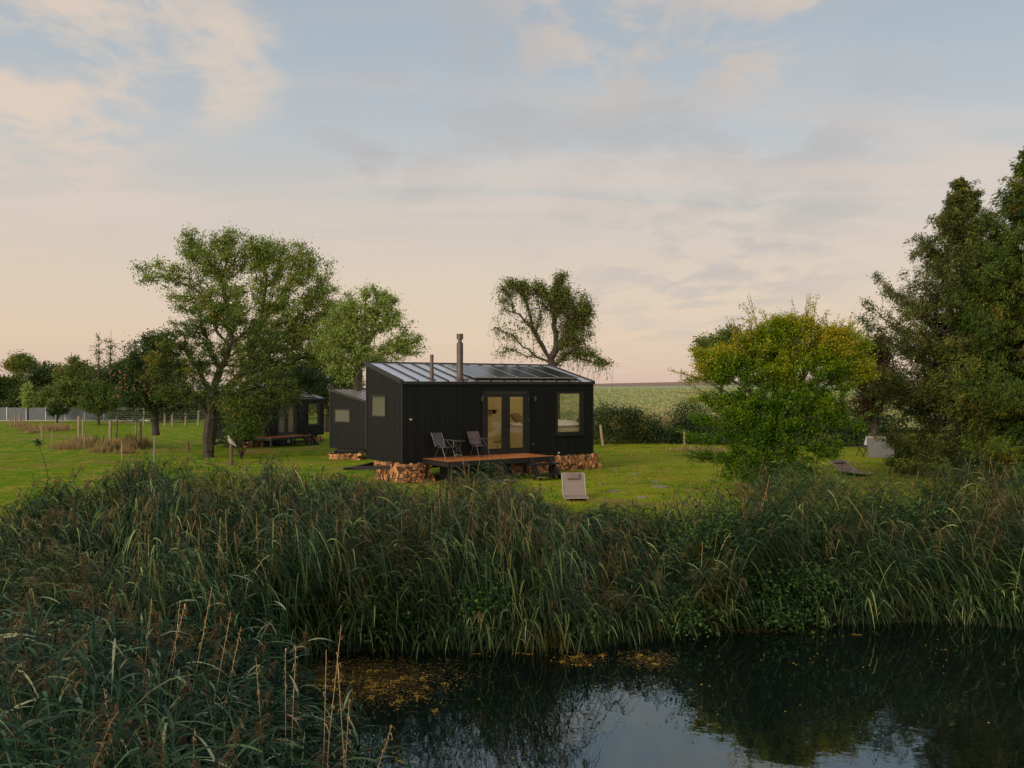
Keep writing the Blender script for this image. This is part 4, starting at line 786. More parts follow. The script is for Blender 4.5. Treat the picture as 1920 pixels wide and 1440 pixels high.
def wall(axis, a0, a1, inner, opens, zb, ztf, thick=.09):
    """one wall slab with openings; axis 'u' (front/back) or 'v' (ends). inner = coordinate of the outer plane, thick signed inwards"""
    m = MB(); As = sorted({a0, a1, *[o[0] for o in opens], *[o[1] for o in opens]}); Zs = sorted({zb, *[o[2] for o in opens], *[o[3] for o in opens]})+[None]
    def P(a, z, k):
        z = ztf(a) if z is None else z; c = inner+(thick if k else 0)
        return (a, c, z) if axis == 'u' else (c, a, z)
    for i in range(len(As)-1):
        for j in range(len(Zs)-1):
            am = (As[i]+As[i+1])/2; zm = (Zs[j]+(Zs[j+1] if Zs[j+1] is not None else ztf(am)))/2
            if any(o[0] < am < o[1] and o[2] < zm < o[3] for o in opens): continue
            for k in (0, 1): m.add([P(As[i], Zs[j], k), P(As[i+1], Zs[j], k), P(As[i+1], Zs[j+1], k), P(As[i], Zs[j+1], k)], [[0, 1, 2, 3] if k == 0 else [3, 2, 1, 0]])
    for (x0, x1, z0, z1) in opens+[(a0, a1, zb, None)]:
        for (pa, pb) in (((x0, z0), (x1, z0)), ((x1, z0), (x1, z1)), ((x1, z1), (x0, z1)), ((x0, z1), (x0, z0))):
            m.add([P(*pa, 0), P(*pb, 0), P(*pb, 1), P(*pa, 1)], [[0, 1, 2, 3]])
    return m
DO = (fu(907.5), fu(990), ZB+.10, fz(950, 735)); WI = (fu(1043.5), fu(1091), fz(1067, 813), fz(1067, 736)); EW = (fv(723.5), fv(694.5), fzv(709, 782), fzv(709, 741))
print('door', DO, 'window', WI, 'end', EW)
EW2 = (.5, 2.45, 1.35, 3.1); BW2 = (2.6, 4.6, 2.2, 3.0)
def frame(m, x0, x1, y0, y1, z0, z1, t, axis='u'):
    for (a, b, c, d) in ((x0, x1, z0, z0+t), (x0, x1, z1-t, z1), (x0, x0+t, z0+t, z1-t), (x1-t, x1, z0+t, z1-t)):
        if axis == 'u': m.box(a, b, y0, y1, c, d)
        else: m.box(y0, y1, a, b, c, d)
    return m
def make_cabin():
    r = empty('tiny_cabin', (A0[0], A0[1], 0), CAB_RZ)
    W = wall('u', 0, LEN, 0, [DO, WI], ZB, lambda a: ZF); W.build('front_wall', clad, r)
    wall('u', 0, LEN, DEP, [BW2], ZB, lambda a: ZR, -.09).build('back_wall', clad, r)
    e = wall('v', .092, DEP-.092, 0, [EW], ZB, ztop); e.build('end_wall', clad, r)
    wall('v', .092, DEP-.092, LEN, [EW2], ZB, ztop, -.09).build('end_wall', clad, r)
    # lining
    q = MB()
    for wl_ in (wall('u', .1, LEN-.1, .095, [DO, WI], ZB+.06, lambda a: ZF-.08, .02), wall('u', .1, LEN-.1, DEP-.095, [BW2], ZB+.06, lambda a: ZR-.12, -.02), wall('v', .12, DEP-.12, .095, [EW], ZB+.06, lambda a: ztop(a)-.1, .02), wall('v', .12, DEP-.12, LEN-.095, [EW2], ZB+.06, lambda a: ztop(a)-.1, -.02)):
        for v_, f_ in zip(wl_.v, wl_.f): pass
        q.v += wl_.v; q.f += [f+q.n for f in wl_.f]; q.t += wl_.t; q.m += wl_.m; q.n += wl_.n
    q.add([(.12, .12, ZF-.1), (LEN-.12, .12, ZF-.1), (LEN-.12, DEP-.12, ZR-.14), (.12, DEP-.12, ZR-.14)], [[0, 1, 2, 3]])
    q.box(2.35, 2.42, .13, DEP-.13, ZB+.12, ZF-.12)
    q.build('plywood_lining', ply, r)
    MB().box(.1, LEN-.1, .1, DEP-.1, ZB+.01, ZB+.09).build('cabin_floor', floor_in, r)
    MB().box(.3, LEN-.3, .35, DEP-.35, ZB-.22, ZB-.003).build('chassis', black_metal, r); MB().box(1.5, 4.3, .02, .06, .04, ZB-.003).build('skirt_board', dark_frame, r)
    # roof
    ro = MB(); ov = .035
    def rp(u, v, dz): return (u, v, ztop(v)+dz)
    V = [rp(-ov, -ov, .01), rp(LEN+ov, -ov, .01), rp(LEN+ov, DEP+ov, .01), rp(-ov, DEP+ov, .01)]; V2 = [(a, b, c+.035) for a, b, c in V]
    ro.add(V+V2, [[0, 3, 2, 1], [4, 5, 6, 7], [0, 1, 5, 4], [1, 2, 6, 5], [2, 3, 7, 6], [3, 0, 4, 7]])
    roof = ro.build('roof', roof_m, r)
    sm = MB()
    for k in range(15):
        u = .03+k*(LEN-.06)/14
        sm.bar(rp(u, -ov, .065), rp(u, DEP+ov, .065), .04, .045)
    sm.build('seams', seam_m, roof)
    tr = MB(); t = .045
    tr.bar(rp(-ov-.012, -ov-.02, .0), rp(LEN+ov+.012, -ov-.02, .0), .03, .10); tr.bar(rp(-ov-.012, DEP+ov+.02, .02), rp(LEN+ov+.012, DEP+ov+.02, .02), .03, .14)
    tr.bar(rp(-ov-.016, -ov, .02), rp(-ov-.016, DEP+ov, .02), .03, .12); tr.bar(rp(LEN+ov+.016, -ov, .02), rp(LEN+ov+.016, DEP+ov, .02), .03, .12)
    tr.build('roof_trim', plain('dark_roof_trim', (.03, .031, .032), .4, .5), r)
    for bx_ in ((-.014, .03, -.014, .03, ZB, ZF-.06), (LEN-.03, LEN+.014, -.014, .03, ZB, ZF-.06), (-.014, .02, DEP-.03, DEP+.012, ZB, ZR-.08)): MB().box(*bx_).build('corner_trim', dark_frame, r)
    # end window: frosted pale pane in a slim frame
    f = frame(MB(), EW[0], EW[1], -.02, .07, EW[2], EW[3], .045, 'v').build('window', dark_frame, r)
    MB().box(.030, .036, EW[0]+.04, EW[1]-.04, EW[2]+.04, EW[3]-.04).build('pane', glass, f)
    bl = MB()
    for k in range(24):
        z = EW[2]+.05+k*(EW[3]-EW[2]-.1)/24; bl.box(.045, .055, EW[0]+.05, EW[1]-.05, z, z+.026)
    bl.build('blind', plain('grey_blind', (.12, .12, .112), .8, var=.05), f)
    # french door
    mid = (DO[0]+DO[1])/2
    dfm = frame(MB(), DO[0]-.05, DO[1]+.05, -.025, .08, DO[2]-.03, DO[3]+.05, .085).build('door_frame', dark_frame, r)
    for k, (a, b, ga, gb_) in enumerate(((DO[0]+.04, mid-.004, fu(914), fu(941.5)), (mid+.004, DO[1]-.04, fu(955.5), fu(981.5)))):
        z0, z1 = DO[2]+.06, DO[3]-.04; g0 = fz(950, 840.5); g1 = fz(950, 744)
        m = MB(); m.box(a, ga, -.01, .05, z0, z1); m.box(gb_, b, -.01, .05, z0, z1); m.box(ga, gb_, -.01, .05, z0, g0); m.box(ga, gb_, -.01, .05, g1, z1)
        for (x0, x1, zz0, zz1) in ((ga-.02, ga+.006, g0, g1), (gb_-.006, gb_+.02, g0, g1), (ga, gb_, g0-.02, g0+.006), (ga, gb_, g1-.006, g1+.02)): m.box(x0, x1, -.02, -.0101, zz0, zz1)
        d = m.build('door', dark_frame, r)
        MB().box(ga, gb_, .015, .021, g0, g1).build('pane', glass, d)
        hx = gb_+.07 if k == 0 else ga-.07; h = MB(); h.box(hx-.018, hx+.018, -.024, -.0105, 1.74, 1.96); h.tubes([(hx, -.02, 1.86)], [(hx, -.07, 1.86)], .011, .011, 8, cap=True)
        h.tubes([(hx, -.066, 1.86)], [(hx-.12*(1 if k == 0 else -1), -.066, 1.86)], .010, .009, 8, cap=True); h.build('handle', black_metal, d)
        ex = DO[0]-.01 if k == 0 else DO[1]+.01
        for z in (DO[2]+.3, 1.95, DO[3]-.3): MB().lathe([(.018, 0), (.018, .11)], 8, (ex, -.035, z)).build('hinge', black_metal, d)
    # big window
    wf = frame(MB(), WI[0]-.03, WI[1]+.06, -.03, .085, WI[2]-.05, WI[3]+.03, .075); wf.box(WI[1]-.10, WI[1]-.012, -.01, .06, WI[2]+.03, WI[3]-.05); wf.box(WI[0]+.045, WI[1]-.1, -.01, .06, WI[2]+.025, WI[2]+.07); 
    wf = wf.build('window', dark_frame, r); MB().box(WI[0]+.04, WI[1]-.08, .03, .036, WI[2]+.05, WI[3]-.05).build('pane', glass, wf)
    MB().box(WI[0]-.07, WI[1]+.10, -.09, 0, WI[2]-.085, WI[2]-.055).build('sill', black_metal, wf)
    f = frame(MB(), EW2[0]-.02, EW2[1]+.02, LEN-.08, LEN+.02, EW2[2]-.02, EW2[3]+.02, .06, 'v').build('window', dark_frame, r); MB().box(LEN-.05, LEN-.044, EW2[0]+.03, EW2[1]-.03, EW2[2]+.03, EW2[3]-.03).build('pane', glass, f)
    for b_ in (BW2,):
        f = frame(MB(), b_[0]-.02, b_[1]+.02, DEP-.08, DEP+.02, b_[2]-.02, b_[3]+.02, .06).build('window', dark_frame, r); MB().box(b_[0]+.03, b_[1]-.03, DEP-.05, DEP-.044, b_[2]+.03, b_[3]-.03).build('pane', glass, f)
    # wall lamps
    for px_a in (900, 999):
        u = fu(px_a); z = fz(px_a, 748); m = MB(); m.box(u-.05, u+.05, -.035, -.001, z-.07, z+.07); m.bar((u, -.03, z+.02), (u, -.14, z+.02), .03); m.lathe([(.045, -.09), (.05, -.07), (.05, .09), (.03, .11)], 12, (u, -.18, z)); m.bar((u, -.05, z+.03), (u+(.16 if px_a < 950 else -.16), -.06, z+.05), .025)
        m.build('wall_lamp', black_metal, r)
    # door catch low on the wall and small vents
    m = MB(); u = fu(994); z = fz(994, 833); m.box(u-.12, u+.14, -.05, -.001, z-.03, z+.03); m.lathe([(.03, -.05), (.03, .05)], 8, (u+.12, -.07, z)); m.build('door_catch', black_metal, r)
    for (a, b) in ((769.5, 786.5), (1047, 849)):
        u, z = fu(a), fz(a, b); m = MB(); m.tubes([(u, -.001, z)], [(u, -.06, z)], .035, .035, 10, cap=True); m.build('vent_cap', plain('pale_metal_cap', (.5, .5, .48), .4, .5), r)
    # flues
    def flue(pxa, ytop_, rad, v, capw):
        k = (pxa-960)/F; u = (k*(A0[1]+Vv[1]*v)-(A0[0]+Vv[0]*v))/(U[0]-k*U[1]); Y = A0[1]+U[1]*u+Vv[1]*v; z1 = CZ-(ytop_-HY)/F*Y; z0 = ztop(v)
        m = MB(); h = z1-z0
        prof = [(rad*1.25, -.02), (rad*1.25, .10), (rad, .11), (rad, h*.28), (rad*1.06, h*.28), (rad*1.06, h*.28+.03), (rad, h*.28+.03), (rad, h*.6), (rad*1.07, h*.6), (rad*1.07, h*.6+.03), (rad, h*.6+.03), (rad, h*.8), (rad*.62, h*.82), (rad*.62, h*.88), (capw, h*.885), (capw, h)] if capw > rad else \
               [(rad*1.2, -.02), (rad*1.2, h*.35), (rad, h*.36), (rad, h*.62), (rad*1.12, h*.62), (rad*1.12, h*.7), (rad*.95, h*.7), (rad*.95, h*.88), (rad*1.05, h*.88), (rad*1.05, h)]
        m.lathe(prof, 18, (u, v, z0)); o = m.build('flue_pipe', steel_m, r, smooth=False)
        fl2 = MB(); fl2.box(u-rad*2, u+rad*2, v-rad*1.9, v+rad*1.9, z0+.0, z0+.055); fl2.build('flashing', plain('red_brown_flashing', (.09, .045, .04), .6), o)
    flue(862.3, 626, .115, .30, .118); flue(809.6, 665, .062, .28, 0)
    # solar panels on a raised rack
    n = 5
    def fuv(px, v): k_ = (px-960)/F; return (k_*(A0[1]+Vv[1]*v)-(A0[0]+Vv[0]*v))/(U[0]-k_*U[1])
    u0 = fuv(889, .15); wdt = (fuv(1084, .15)-u0)/n; print('panels', u0, wdt)
    for k in range(n):
        a = u0+k*wdt+.012; b = u0+(k+1)*wdt-.012; v0, v1 = .12, 2.15; za, zb_ = ztop(v0)+.17, ztop(v1)+.12
        V = [(a, v0, za), (b, v0, za), (b, v1, zb_), (a, v1, zb_)]; m = MB(); m.add(V, [[0, 1, 2, 3]]); cx = [(p[0], p[1], p[2]-.035) for p in V]; m.add(cx, [[3, 2, 1, 0]])
        p = m.build('solar_panel', pv, r); f = MB()
        for i in range(4):
            A_, B_ = np.array(V[i]), np.array(V[(i+1) % 4]); f.bar(A_-[0, 0, .017], B_-[0, 0, .017], .022, .042)
        f.build('frame', alu, p)
    rk = MB()
    for v_, dz in ((.3, .11), (1.15, .09), (2.0, .075)): rk.bar((u0, v_, ztop(v_)+dz), (u0+n*wdt, v_, ztop(v_)+dz), .04)
    for k in range(7):
        u = u0+.1+k*(n*wdt-.2)/6
        rk.bar((u, .16, ztop(.16)+.06), (u, .16, ztop(.16)+.13), .035); rk.bar((u, .14, ztop(.14)+.085), (u, 2.1, ztop(2.1)+.07), .03)
    rk.build('panel_rack', black_metal, r)
    # drawbar at the left end, wheels beneath
    m = MB(); m.bar((-.02, .55, .50), (-1.15, 1.35, .46), .09, .12); m.bar((-.02, 2.15, .50), (-1.15, 1.35, .46), .09, .12); m.bar((-1.05, 1.35, .46), (-1.5, 1.35, .46), .08);  
    m.build('drawbar', black_metal, r)
    for u in (3.9, 4.7):
        for v in (.32, DEP-.32):
            q = MB(); q.tubes([(u, v-.1, .33)], [(u, v+.1, .33)], .33, .33, 20, cap=True); q.tubes([(u, v-.11, .33)], [(u, v+.11, .33)], .17, .17, 16, cap=True, mi=1); q.build('wheel', [plain('tyre_rubber', (.02, .02, .02), .8), alu], r)
    return r
cabin = make_cabin(); tag(cabin, 'nearest black timber tiny cabin with solar panels, flue pipes and orange deck', 'cabin', 'black tiny cabins')
# ---- deck
deck_wood = plain('orange_brown_decking', (.36, .125, .035), .38, var=.22, scale=2.2, bump=.3, bscale=20, stretch=(.4, 6, 1))
def make_deck(cpos, rz, label, u0=.78, u1=5.09, v0=-1.75):
    r = empty('wooden_deck', cpos, rz); tag(r, label, 'deck', 'decks in front of the cabins')
    n = 13; m = MB()
    for k in range(n):
        a = v0+k*(-v0-.02)/n; m.box(u0, u1, a+.004, a+(-v0-.02)/n-.006, .775, .80)
    m.build('deck_boards', deck_wood, r)
    m = MB(); m.box(u0-.01, u1+.01, v0-.03, v0-.001, .62, .795); m.box(u0-.028, u0-.003, v0, -.02, .62, .795); m.box(u1+.003, u1+.028, v0, -.02, .62, .795)
    for k in range(6): m.box(u0+.3+k*.75, u0+.36+k*.75, v0+.01, -.03, .63, .772)
    m.build('deck_frame', black_metal, r)
    for u in (u0+.08, (u0+u1)/2, u1-.08):
        for v in (v0+.08, -.12): MB().box(u-.05, u+.05, v-.05, v+.05, -.02, .618).build('leg', black_metal, r)
    s0, s1 = 3.95, 5.02
    st = MB(); 
    for k, (z, v) in enumerate(((.53, v0-.22), (.20, v0-.58))): st.box(s0, s1+.02, v-.17, v+.17, z, z+.045)
    st.build('step', black_metal, r)
    sg = MB()
    for u in (s0+.12, s1-.12): sg.bar((u, v0-.02, .70), (u, v0-.62, .10), .05, .16); sg.box(u-.03, u+.03, v0-.62, v0-.52, 0, .19); sg.box(u-.03, u+.03, v0-.3, v0-.2, 0, .52)
    sg.build('stringer', black_metal, r)
    return r
deck = make_deck((A0[0], A0[1], 0), CAB_RZ, 'orange brown wooden deck with steps before the nearest cabin door')
# ---- interior of the nearest cabin
def inside(name, loc_uvz, rz=0): 
    p = cw(*loc_uvz); return empty(name, p, CAB_RZ+rz)
white = plain('white_paint', (.75, .73, .68), .5, var=.03); cloth_w = plain('white_linen', (.80, .76, .70), .9, var=.06, scale=4, bump=.5, bscale=5)
FZ = ZB+.09
t = inside('round_table', (3.95, 1.35, FZ)); tag(t, 'small table with white tapering legs inside the nearest cabin', 'table')
MB().lathe([(.36, .70), (.38, .71), (.38, .735), (.36, .74)], 24).build('tabletop', plain('birch_top', (.6, .5, .35), .4), t)
for k in range(3): a = k*2.1+.3; MB().tubes([(.12*math.cos(a), .12*math.sin(a), .70)], [(.34*math.cos(a), .34*math.sin(a), 0)], .028, .02, 8, cap=True).build('leg', white, t)
for i, (u, v, rz, lb) in enumerate(((4.55, .95, 2.6, 'white legged stool with red seat behind the right door pane'), (3.55, .8, .4, 'dark topped stool with white legs behind the left door pane'))):
    s = inside('stool', (u, v, FZ), rz); tag(s, lb, 'stool', 'stools inside the nearest cabin')
    MB().lathe([(.15, .43), (.17, .44), (.17, .47), (.15, .48)], 18).build('seat', plain('red_seat', (.25, .04, .03), .6) if i == 0 else black_metal, s)
    for k in range(3): a = k*2.1; MB().tubes([(.08*math.cos(a), .08*math.sin(a), .43)], [(.2*math.cos(a), .2*math.sin(a), 0)], .02, .014, 7, cap=True).build('leg', white, s)
def cushion(m, cx, cy, cz, sx, sy, sz, tl=0):
    nu, nv = 10, 10; V = []
    for i in range(nu+1):
        for j in range(nv+1):
            a = -1+2*i/nu; b = -1+2*j/nv; h = (1-a**4)*(1-b**4); V.append((a*sx/2, b*sy/2, h**.5*sz/2))
    V = np.array(V); B = V*[1, 1, -1]; Rm = np.array(Matrix.Rotation(tl, 3, 'X')); q = [[i*(nv+1)+j, (i+1)*(nv+1)+j, (i+1)*(nv+1)+j+1, i*(nv+1)+j+1] for i in range(nu) for j in range(nv)]
    m.add(V@Rm.T+[cx, cy, cz], q); m.add(B@Rm.T+[cx, cy, cz], [f[::-1] for f in q]); return m
s = inside('bed', (7.0, 1.35, FZ+.06)); tag(s, 'white bed seen low behind the large right window of the nearest cabin', 'bed')
MB().box(-1.2, 1.2, -1.1, 1.1, 0, .86).build('bed_base', ply, s); mm = cushion(MB(), 0, 0, .96, 2.36, 2.16, .42); mm.build('duvet', cloth_w, s, smooth=True)
cushion(MB(), -.9, .5, 1.2, .4, .62, .26, .5).build('pillow', plain('brown_pillow', (.16, .09, .06), .9), s, smooth=True); cushion(MB(), -.95, -.2, 1.2, .4, .6, .26, -.4).build('pillow', plain('grey_pillow', (.25, .23, .21), .9), s, smooth=True)
s = inside('wall_shelf', (5.0, DEP-.26, 2.3)); tag(s, 'small dark shelf on the back wall behind the right door pane', 'shelf'); MB().box(-.5, .5, -.1, .1, 0, .03).build('board', black_metal, s)
for x in (-.4, .4): MB().box(x-.012, x+.012, -.08, .1, -.12, -.001).build('bracket', black_metal, s)
# lit ceiling lamp (visible through the left pane)
lp = inside('ceiling_lamp', (3.75, 1.1, 0)); zc = ztop(1.1)-.14; lp.location.z = zc-.12; tag(lp, 'lit ceiling lamp glowing inside behind the top of the left door pane', 'lamp')
MB().lathe([(.02, -.03), (.05, 0), (.05, .04), (.02, .05)], 12, (0, 0, -.02)).build('bulb', plain('lamp_glow', (1, .78, .5), .5, emit=9, var=0), lp); MB().lathe([(.07, .04), (.07, .10)], 14).build('lamp_holder', black_metal, lp)
for u_, en in ((3.75, 16), (6.4, 13)):  # the lamp's own light, then added fill over the bed without a fixture
    ld = bpy.data.lights.new('cabin_lamp_and_fill', 'POINT'); ld.energy = en; ld.color = (1, .80, .52); ld.shadow_soft_size = .08; lo = bpy.data.objects.new('cabin_lamp_and_fill', ld); COL.objects.link(lo); lo.location = cw(u_, 1.2, 3.25); lo['kind'] = 'helper'
# ---- other two cabins
def second(px_c, Z, vdir, label, deck_label, g, flues):
    v = np.array(vdir, float); v /= np.linalg.norm(v); u = np.array([v[1], -v[0]]); C = at(px_c, HY, Z)[:2]; A = C-v*DEP; rz = math.atan2(u[1], u[0])
    c = copy_tree(cabin); c.location = (A[0], A[1], g); c.rotation_euler[2] = rz; c['label'] = label
    for ch in kids(c):
        if ch.name.startswith('flue') and not flues:
            for k in kids(ch): bpy.data.objects.remove(k)
            bpy.data.objects.remove(ch)
    d = copy_tree(deck); d.location = c.location; d.rotation_euler[2] = rz; d['label'] = deck_label
    return c, A, u, v
cab2 = second(618, 54, (-.87, .49), 'black tiny cabin partly hidden behind the left end of the nearest cabin', 'wooden deck of the cabin hidden behind the nearest cabin', -1.05, True)
bpy.data.objects['wooden_deck.001'] if 0 else None
u3 = np.array([.47, .88]); u3 /= np.linalg.norm(u3); v3 = np.array([-u3[1], u3[0]]); B3 = at(607, HY, 70)[:2]; A3 = B3-u3*LEN; C3 = A3+v3*DEP
cab3 = second(960+C3[0]/C3[1]*F, C3[1], v3, 'farthest small black cabin with glass door seen beneath the apple tree crown', 'small orange wooden deck of the farthest cabin', -1.12, False)
# ---- firewood: every log an object
def logmat(name, col, v):
    m = plain(name, col, .85, var=v, scale=11); t = m.node_tree; oi = N(t, 'ShaderNodeObjectInfo'); mr = N(t, 'ShaderNodeMapRange'); t.links.new(oi.outputs['Random'], mr.inputs[0]); mr.inputs[3].default_value = .22; mr.inputs[4].default_value = 1.3
    b = next(n for n in t.nodes if n.type == 'BSDF_PRINCIPLED'); l = b.inputs['Base Color'].links[0]; src = l.from_socket; vs = N(t, 'ShaderNodeVectorMath', operation='SCALE'); t.links.new(src, vs.inputs[0]); t.links.new(mr.outputs[0], vs.inputs['Scale']); t.links.new(vs.outputs[0], b.inputs['Base Color']); return m
end_m = logmat('split_wood_end', (.36, .17, .07), .35); bark_m = logmat('log_bark', (.09, .055, .03), .4); side_m = logmat('split_wood_side', (.34, .165, .07), .3)
protos = []
def log_mesh(kind):
    m = MB(); r = .07; L = .32; rg = random.Random(kind)
    if kind < 2: pts = [(r*math.cos(a)*rg.uniform(.9, 1.1), r*math.sin(a)*rg.uniform(.9, 1.1)) for a in [i*2*math.pi/9 for i in range(9)]]; br = 9
    elif kind < 5:
        R_ = .125; a0 = rg.uniform(.9, 1.3); arc = [(R_*math.cos(a)-.055, R_*math.sin(a)) for a in [-a0/2+a0*i/4 for i in range(5)]]; pts = arc+[(-.058, .012), (-.058, -.012)]; br = 4
    else: R_ = .085; pts = [(R_*math.cos(a), R_*math.sin(a)-.03) for a in [math.pi*i/6 for i in range(7)]]; br = 6
    k = len(pts); V = [(x, 0, z) for x, z in pts]+[(x*rg.uniform(.9, 1.05), L, z*rg.uniform(.9, 1.05)) for x, z in pts]
    m.add(V, [list(range(k))], .5, 0); m.add(V, [list(range(k, 2*k))[::-1]], .5, 0)
    for i in range(k): j = (i+1) % k; m.add(V, [[j, i, i+k, j+k]], .5, 1 if i < br else 2)
    return m.mesh('firewood_log', [end_m, bark_m, side_m])
LM = [log_mesh(k) for k in range(7)]
rl = random.Random(5)
def logstack(org, rz, x0, x1, z1, label, group, dx=.125, dz=.098, z0=.05, taper=(0, 0), jit=.02):
    """stack seen from -y of its own frame; org is a world point"""
    c, s = math.cos(rz), math.sin(rz); z = z0; row = 0
    while z < z1:
        x = x0+(dx/2 if row % 2 else 0)+taper[0]*(z-z0)
        while x < x1-taper[1]*(z-z0):
            o = bpy.data.objects.new('firewood_log', rl.choice(LM)); y = rl.uniform(-jit*2.2, jit); xx = x+rl.uniform(-.015, .015); zz_ = z+rl.uniform(-.012, .012)
            o.location = (org[0]+c*xx-s*y, org[1]+s*xx+c*y, org[2]+zz_)
            o.rotation_euler = Matrix.Rotation(rz+rl.uniform(-.10, .10), 3, 'Z').to_4x4().to_3x3().to_euler(); o.rotation_euler = (Matrix.Rotation(rz+rl.uniform(-.1, .1), 3, 'Z') @ Matrix.Rotation(rl.uniform(0, 6.28), 3, 'Y')).to_euler()
            k = rl.uniform(.8, 1.05)*dx/.128; o.scale = (k, rl.uniform(.9, 1.1), k); COL.objects.link(o); tag(o, label, 'log', group); x += dx*rl.uniform(.9, 1.08)
        z += dz; row += 1
logstack(cw(0, -.14), CAB_RZ, -.02, 1.25, .60, 'split firewood log stacked under the front left corner of the nearest cabin', 'firewood stacked under the front left corner', taper=(0, .45), dx=.135, dz=.105)
logstack(cw(-.10, 2.0), CAB_RZ-math.pi/2, .25, 1.9, .58, 'firewood log stacked along the left end wall of the nearest cabin', 'firewood stacked along the left end', dx=.18, dz=.13)
logstack(cw(0, -.10), CAB_RZ, 4.45, 8.62, .60, 'split firewood log stacked beneath the right half of the nearest cabin', 'firewood stacked under the right half', dx=.165, dz=.125)
for cb, g, lb, gr in ((cab2, -1.08, 'firewood log under the end wall of the second cabin', 'firewood under the second cabin'), ):
    _, A, u, v = cb; q = A+v*(DEP-.1)-u*.12; logstack((q[0], q[1], g), math.atan2(-v[1], -v[0]), 0, 2.2, .42, lb, gr, dx=.24, dz=.15)
_, A, u, v = cab3; q = A-v*.12; logstack((q[0], q[1], -1.12), math.atan2(u[1], u[0]), .1, 1.9, .55, 'firewood log under the front of the farthest cabin left of its deck', 'firewood under the farthest cabin', dx=.26, dz=.17)
q = A+u*6.6-v*.12; logstack((q[0], q[1], -1.12), math.atan2(u[1], u[0]), .1, 1.7, .55, 'firewood log under the front of the farthest cabin right of its deck', 'firewood under the farthest cabin', dx=.28, dz=.17)
print('logs', len([o for o in COL.objects if o.name.startswith('firewood_log')]))

# ---------------------------------------------------------------- furniture and fence posts
grey_fab = plain('grey_mesh_fabric', (.055, .06, .075), .75, var=.08, scale=60); mauve_fab = plain('mauve_mesh_fabric', (.075, .052, .06), .75, var=.08, scale=60)
tube_m = plain('grey_tube_frame', (.07, .07, .072), .4, .5)
def garden_chair(loc, rz, fab, label):
    r = empty('garden_chair', loc, rz); tag(r, label, 'chair', 'folding chairs on the deck')   # faces +x
    bk = MB(); V = []
    for t in range(7):
        f = t/6; x = -.24-.20*f-.03*math.sin(f*math.pi); z = .46+.46*f
        V += [(x, -.23, z), (x, .23, z)]
    bk.add(V, [[2*i, 2*i+1, 2*i+3, 2*i+2] for i in range(6)]); bk.add([(a-.012, b, c) for a, b, c in V], [[2*i, 2*i+2, 2*i+3, 2*i+1] for i in range(6)]); bk.build('backrest', fab, r, smooth=True)
    st = MB(); V = []
    for t in range(7):
        f = t/6; x = -.22+.46*f; z = .43-.02*math.sin(f*math.pi); V += [(x, -.23, z), (x, .23, z)]
    st.add(V, [[2*i, 2*i+2, 2*i+3, 2*i+1] for i in range(6)]); st.add([(a, b, c-.012) for a, b, c in V], [[2*i, 2*i+1, 2*i+3, 2*i+2] for i in range(6)]); st.build('seat', fab, r, smooth=True)
    for s in (-.25, .25):
        MB().path([(.30, s, 0), (.12, s, .42), (-.18, s, .66)], .011, 8).build('leg', tube_m, r)
        MB().path([(-.30, s*.96, 0), (-.08, s*.96, .40), (.0, s*.96, .44)], .011, 8).build('leg', tube_m, r)
        MB().path([(-.22, s, .44), (-.30, s, .62), (-.45, s, .93)], .011, 8).build('back_tube', tube_m, r)
        m = MB(); m.path([(-.34, s*1.04, .66), (-.1, s*1.06, .665), (.16, s*1.04, .65)], .012, 8); m.path([(.16, s*1.04, .65), (.22, s, .42)], .01, 8); m.box(-.32, .14, s*1.04-.022, s*1.04+.022, .667, .685); m.build('armrest', tube_m, r)
    for q in ((.30, .0+.05), (-.30, .05), (.24, .42), (-.45, .93)): MB().tubes([(q[0]*.985, -.25, q[1])], [(q[0]*.985, .25, q[1])], .009, .009, 6).build('crossbar', tube_m, r)
    r.scale = (.94, .94, .94)
    return r
garden_chair(cw(1.28, -.66, .80), -.72, grey_fab, 'blue grey folding chair at the left end of the orange deck')
garden_chair(cw(2.72, -.62, .80), -.88, mauve_fab, 'mauve folding chair on the deck next to the glass doors')
r = empty('bistro_table', cw(1.98, -.38, .80), CAB_RZ); tag(r, 'low slim grey folding table between the two deck chairs', 'table')
MB().lathe([(.23, .56), (.25, .565), (.25, .585), (.23, .59)], 22).build('tabletop', tube_m, r)
for a in (.4, 2.0, 3.6, 5.1): MB().path([(.15*math.cos(a), .15*math.sin(a), .56), (.06*math.cos(a+.3), .06*math.sin(a+.3), .3), (.2*math.cos(a), .2*math.sin(a), 0)], .009, 7).build('leg', tube_m, r)
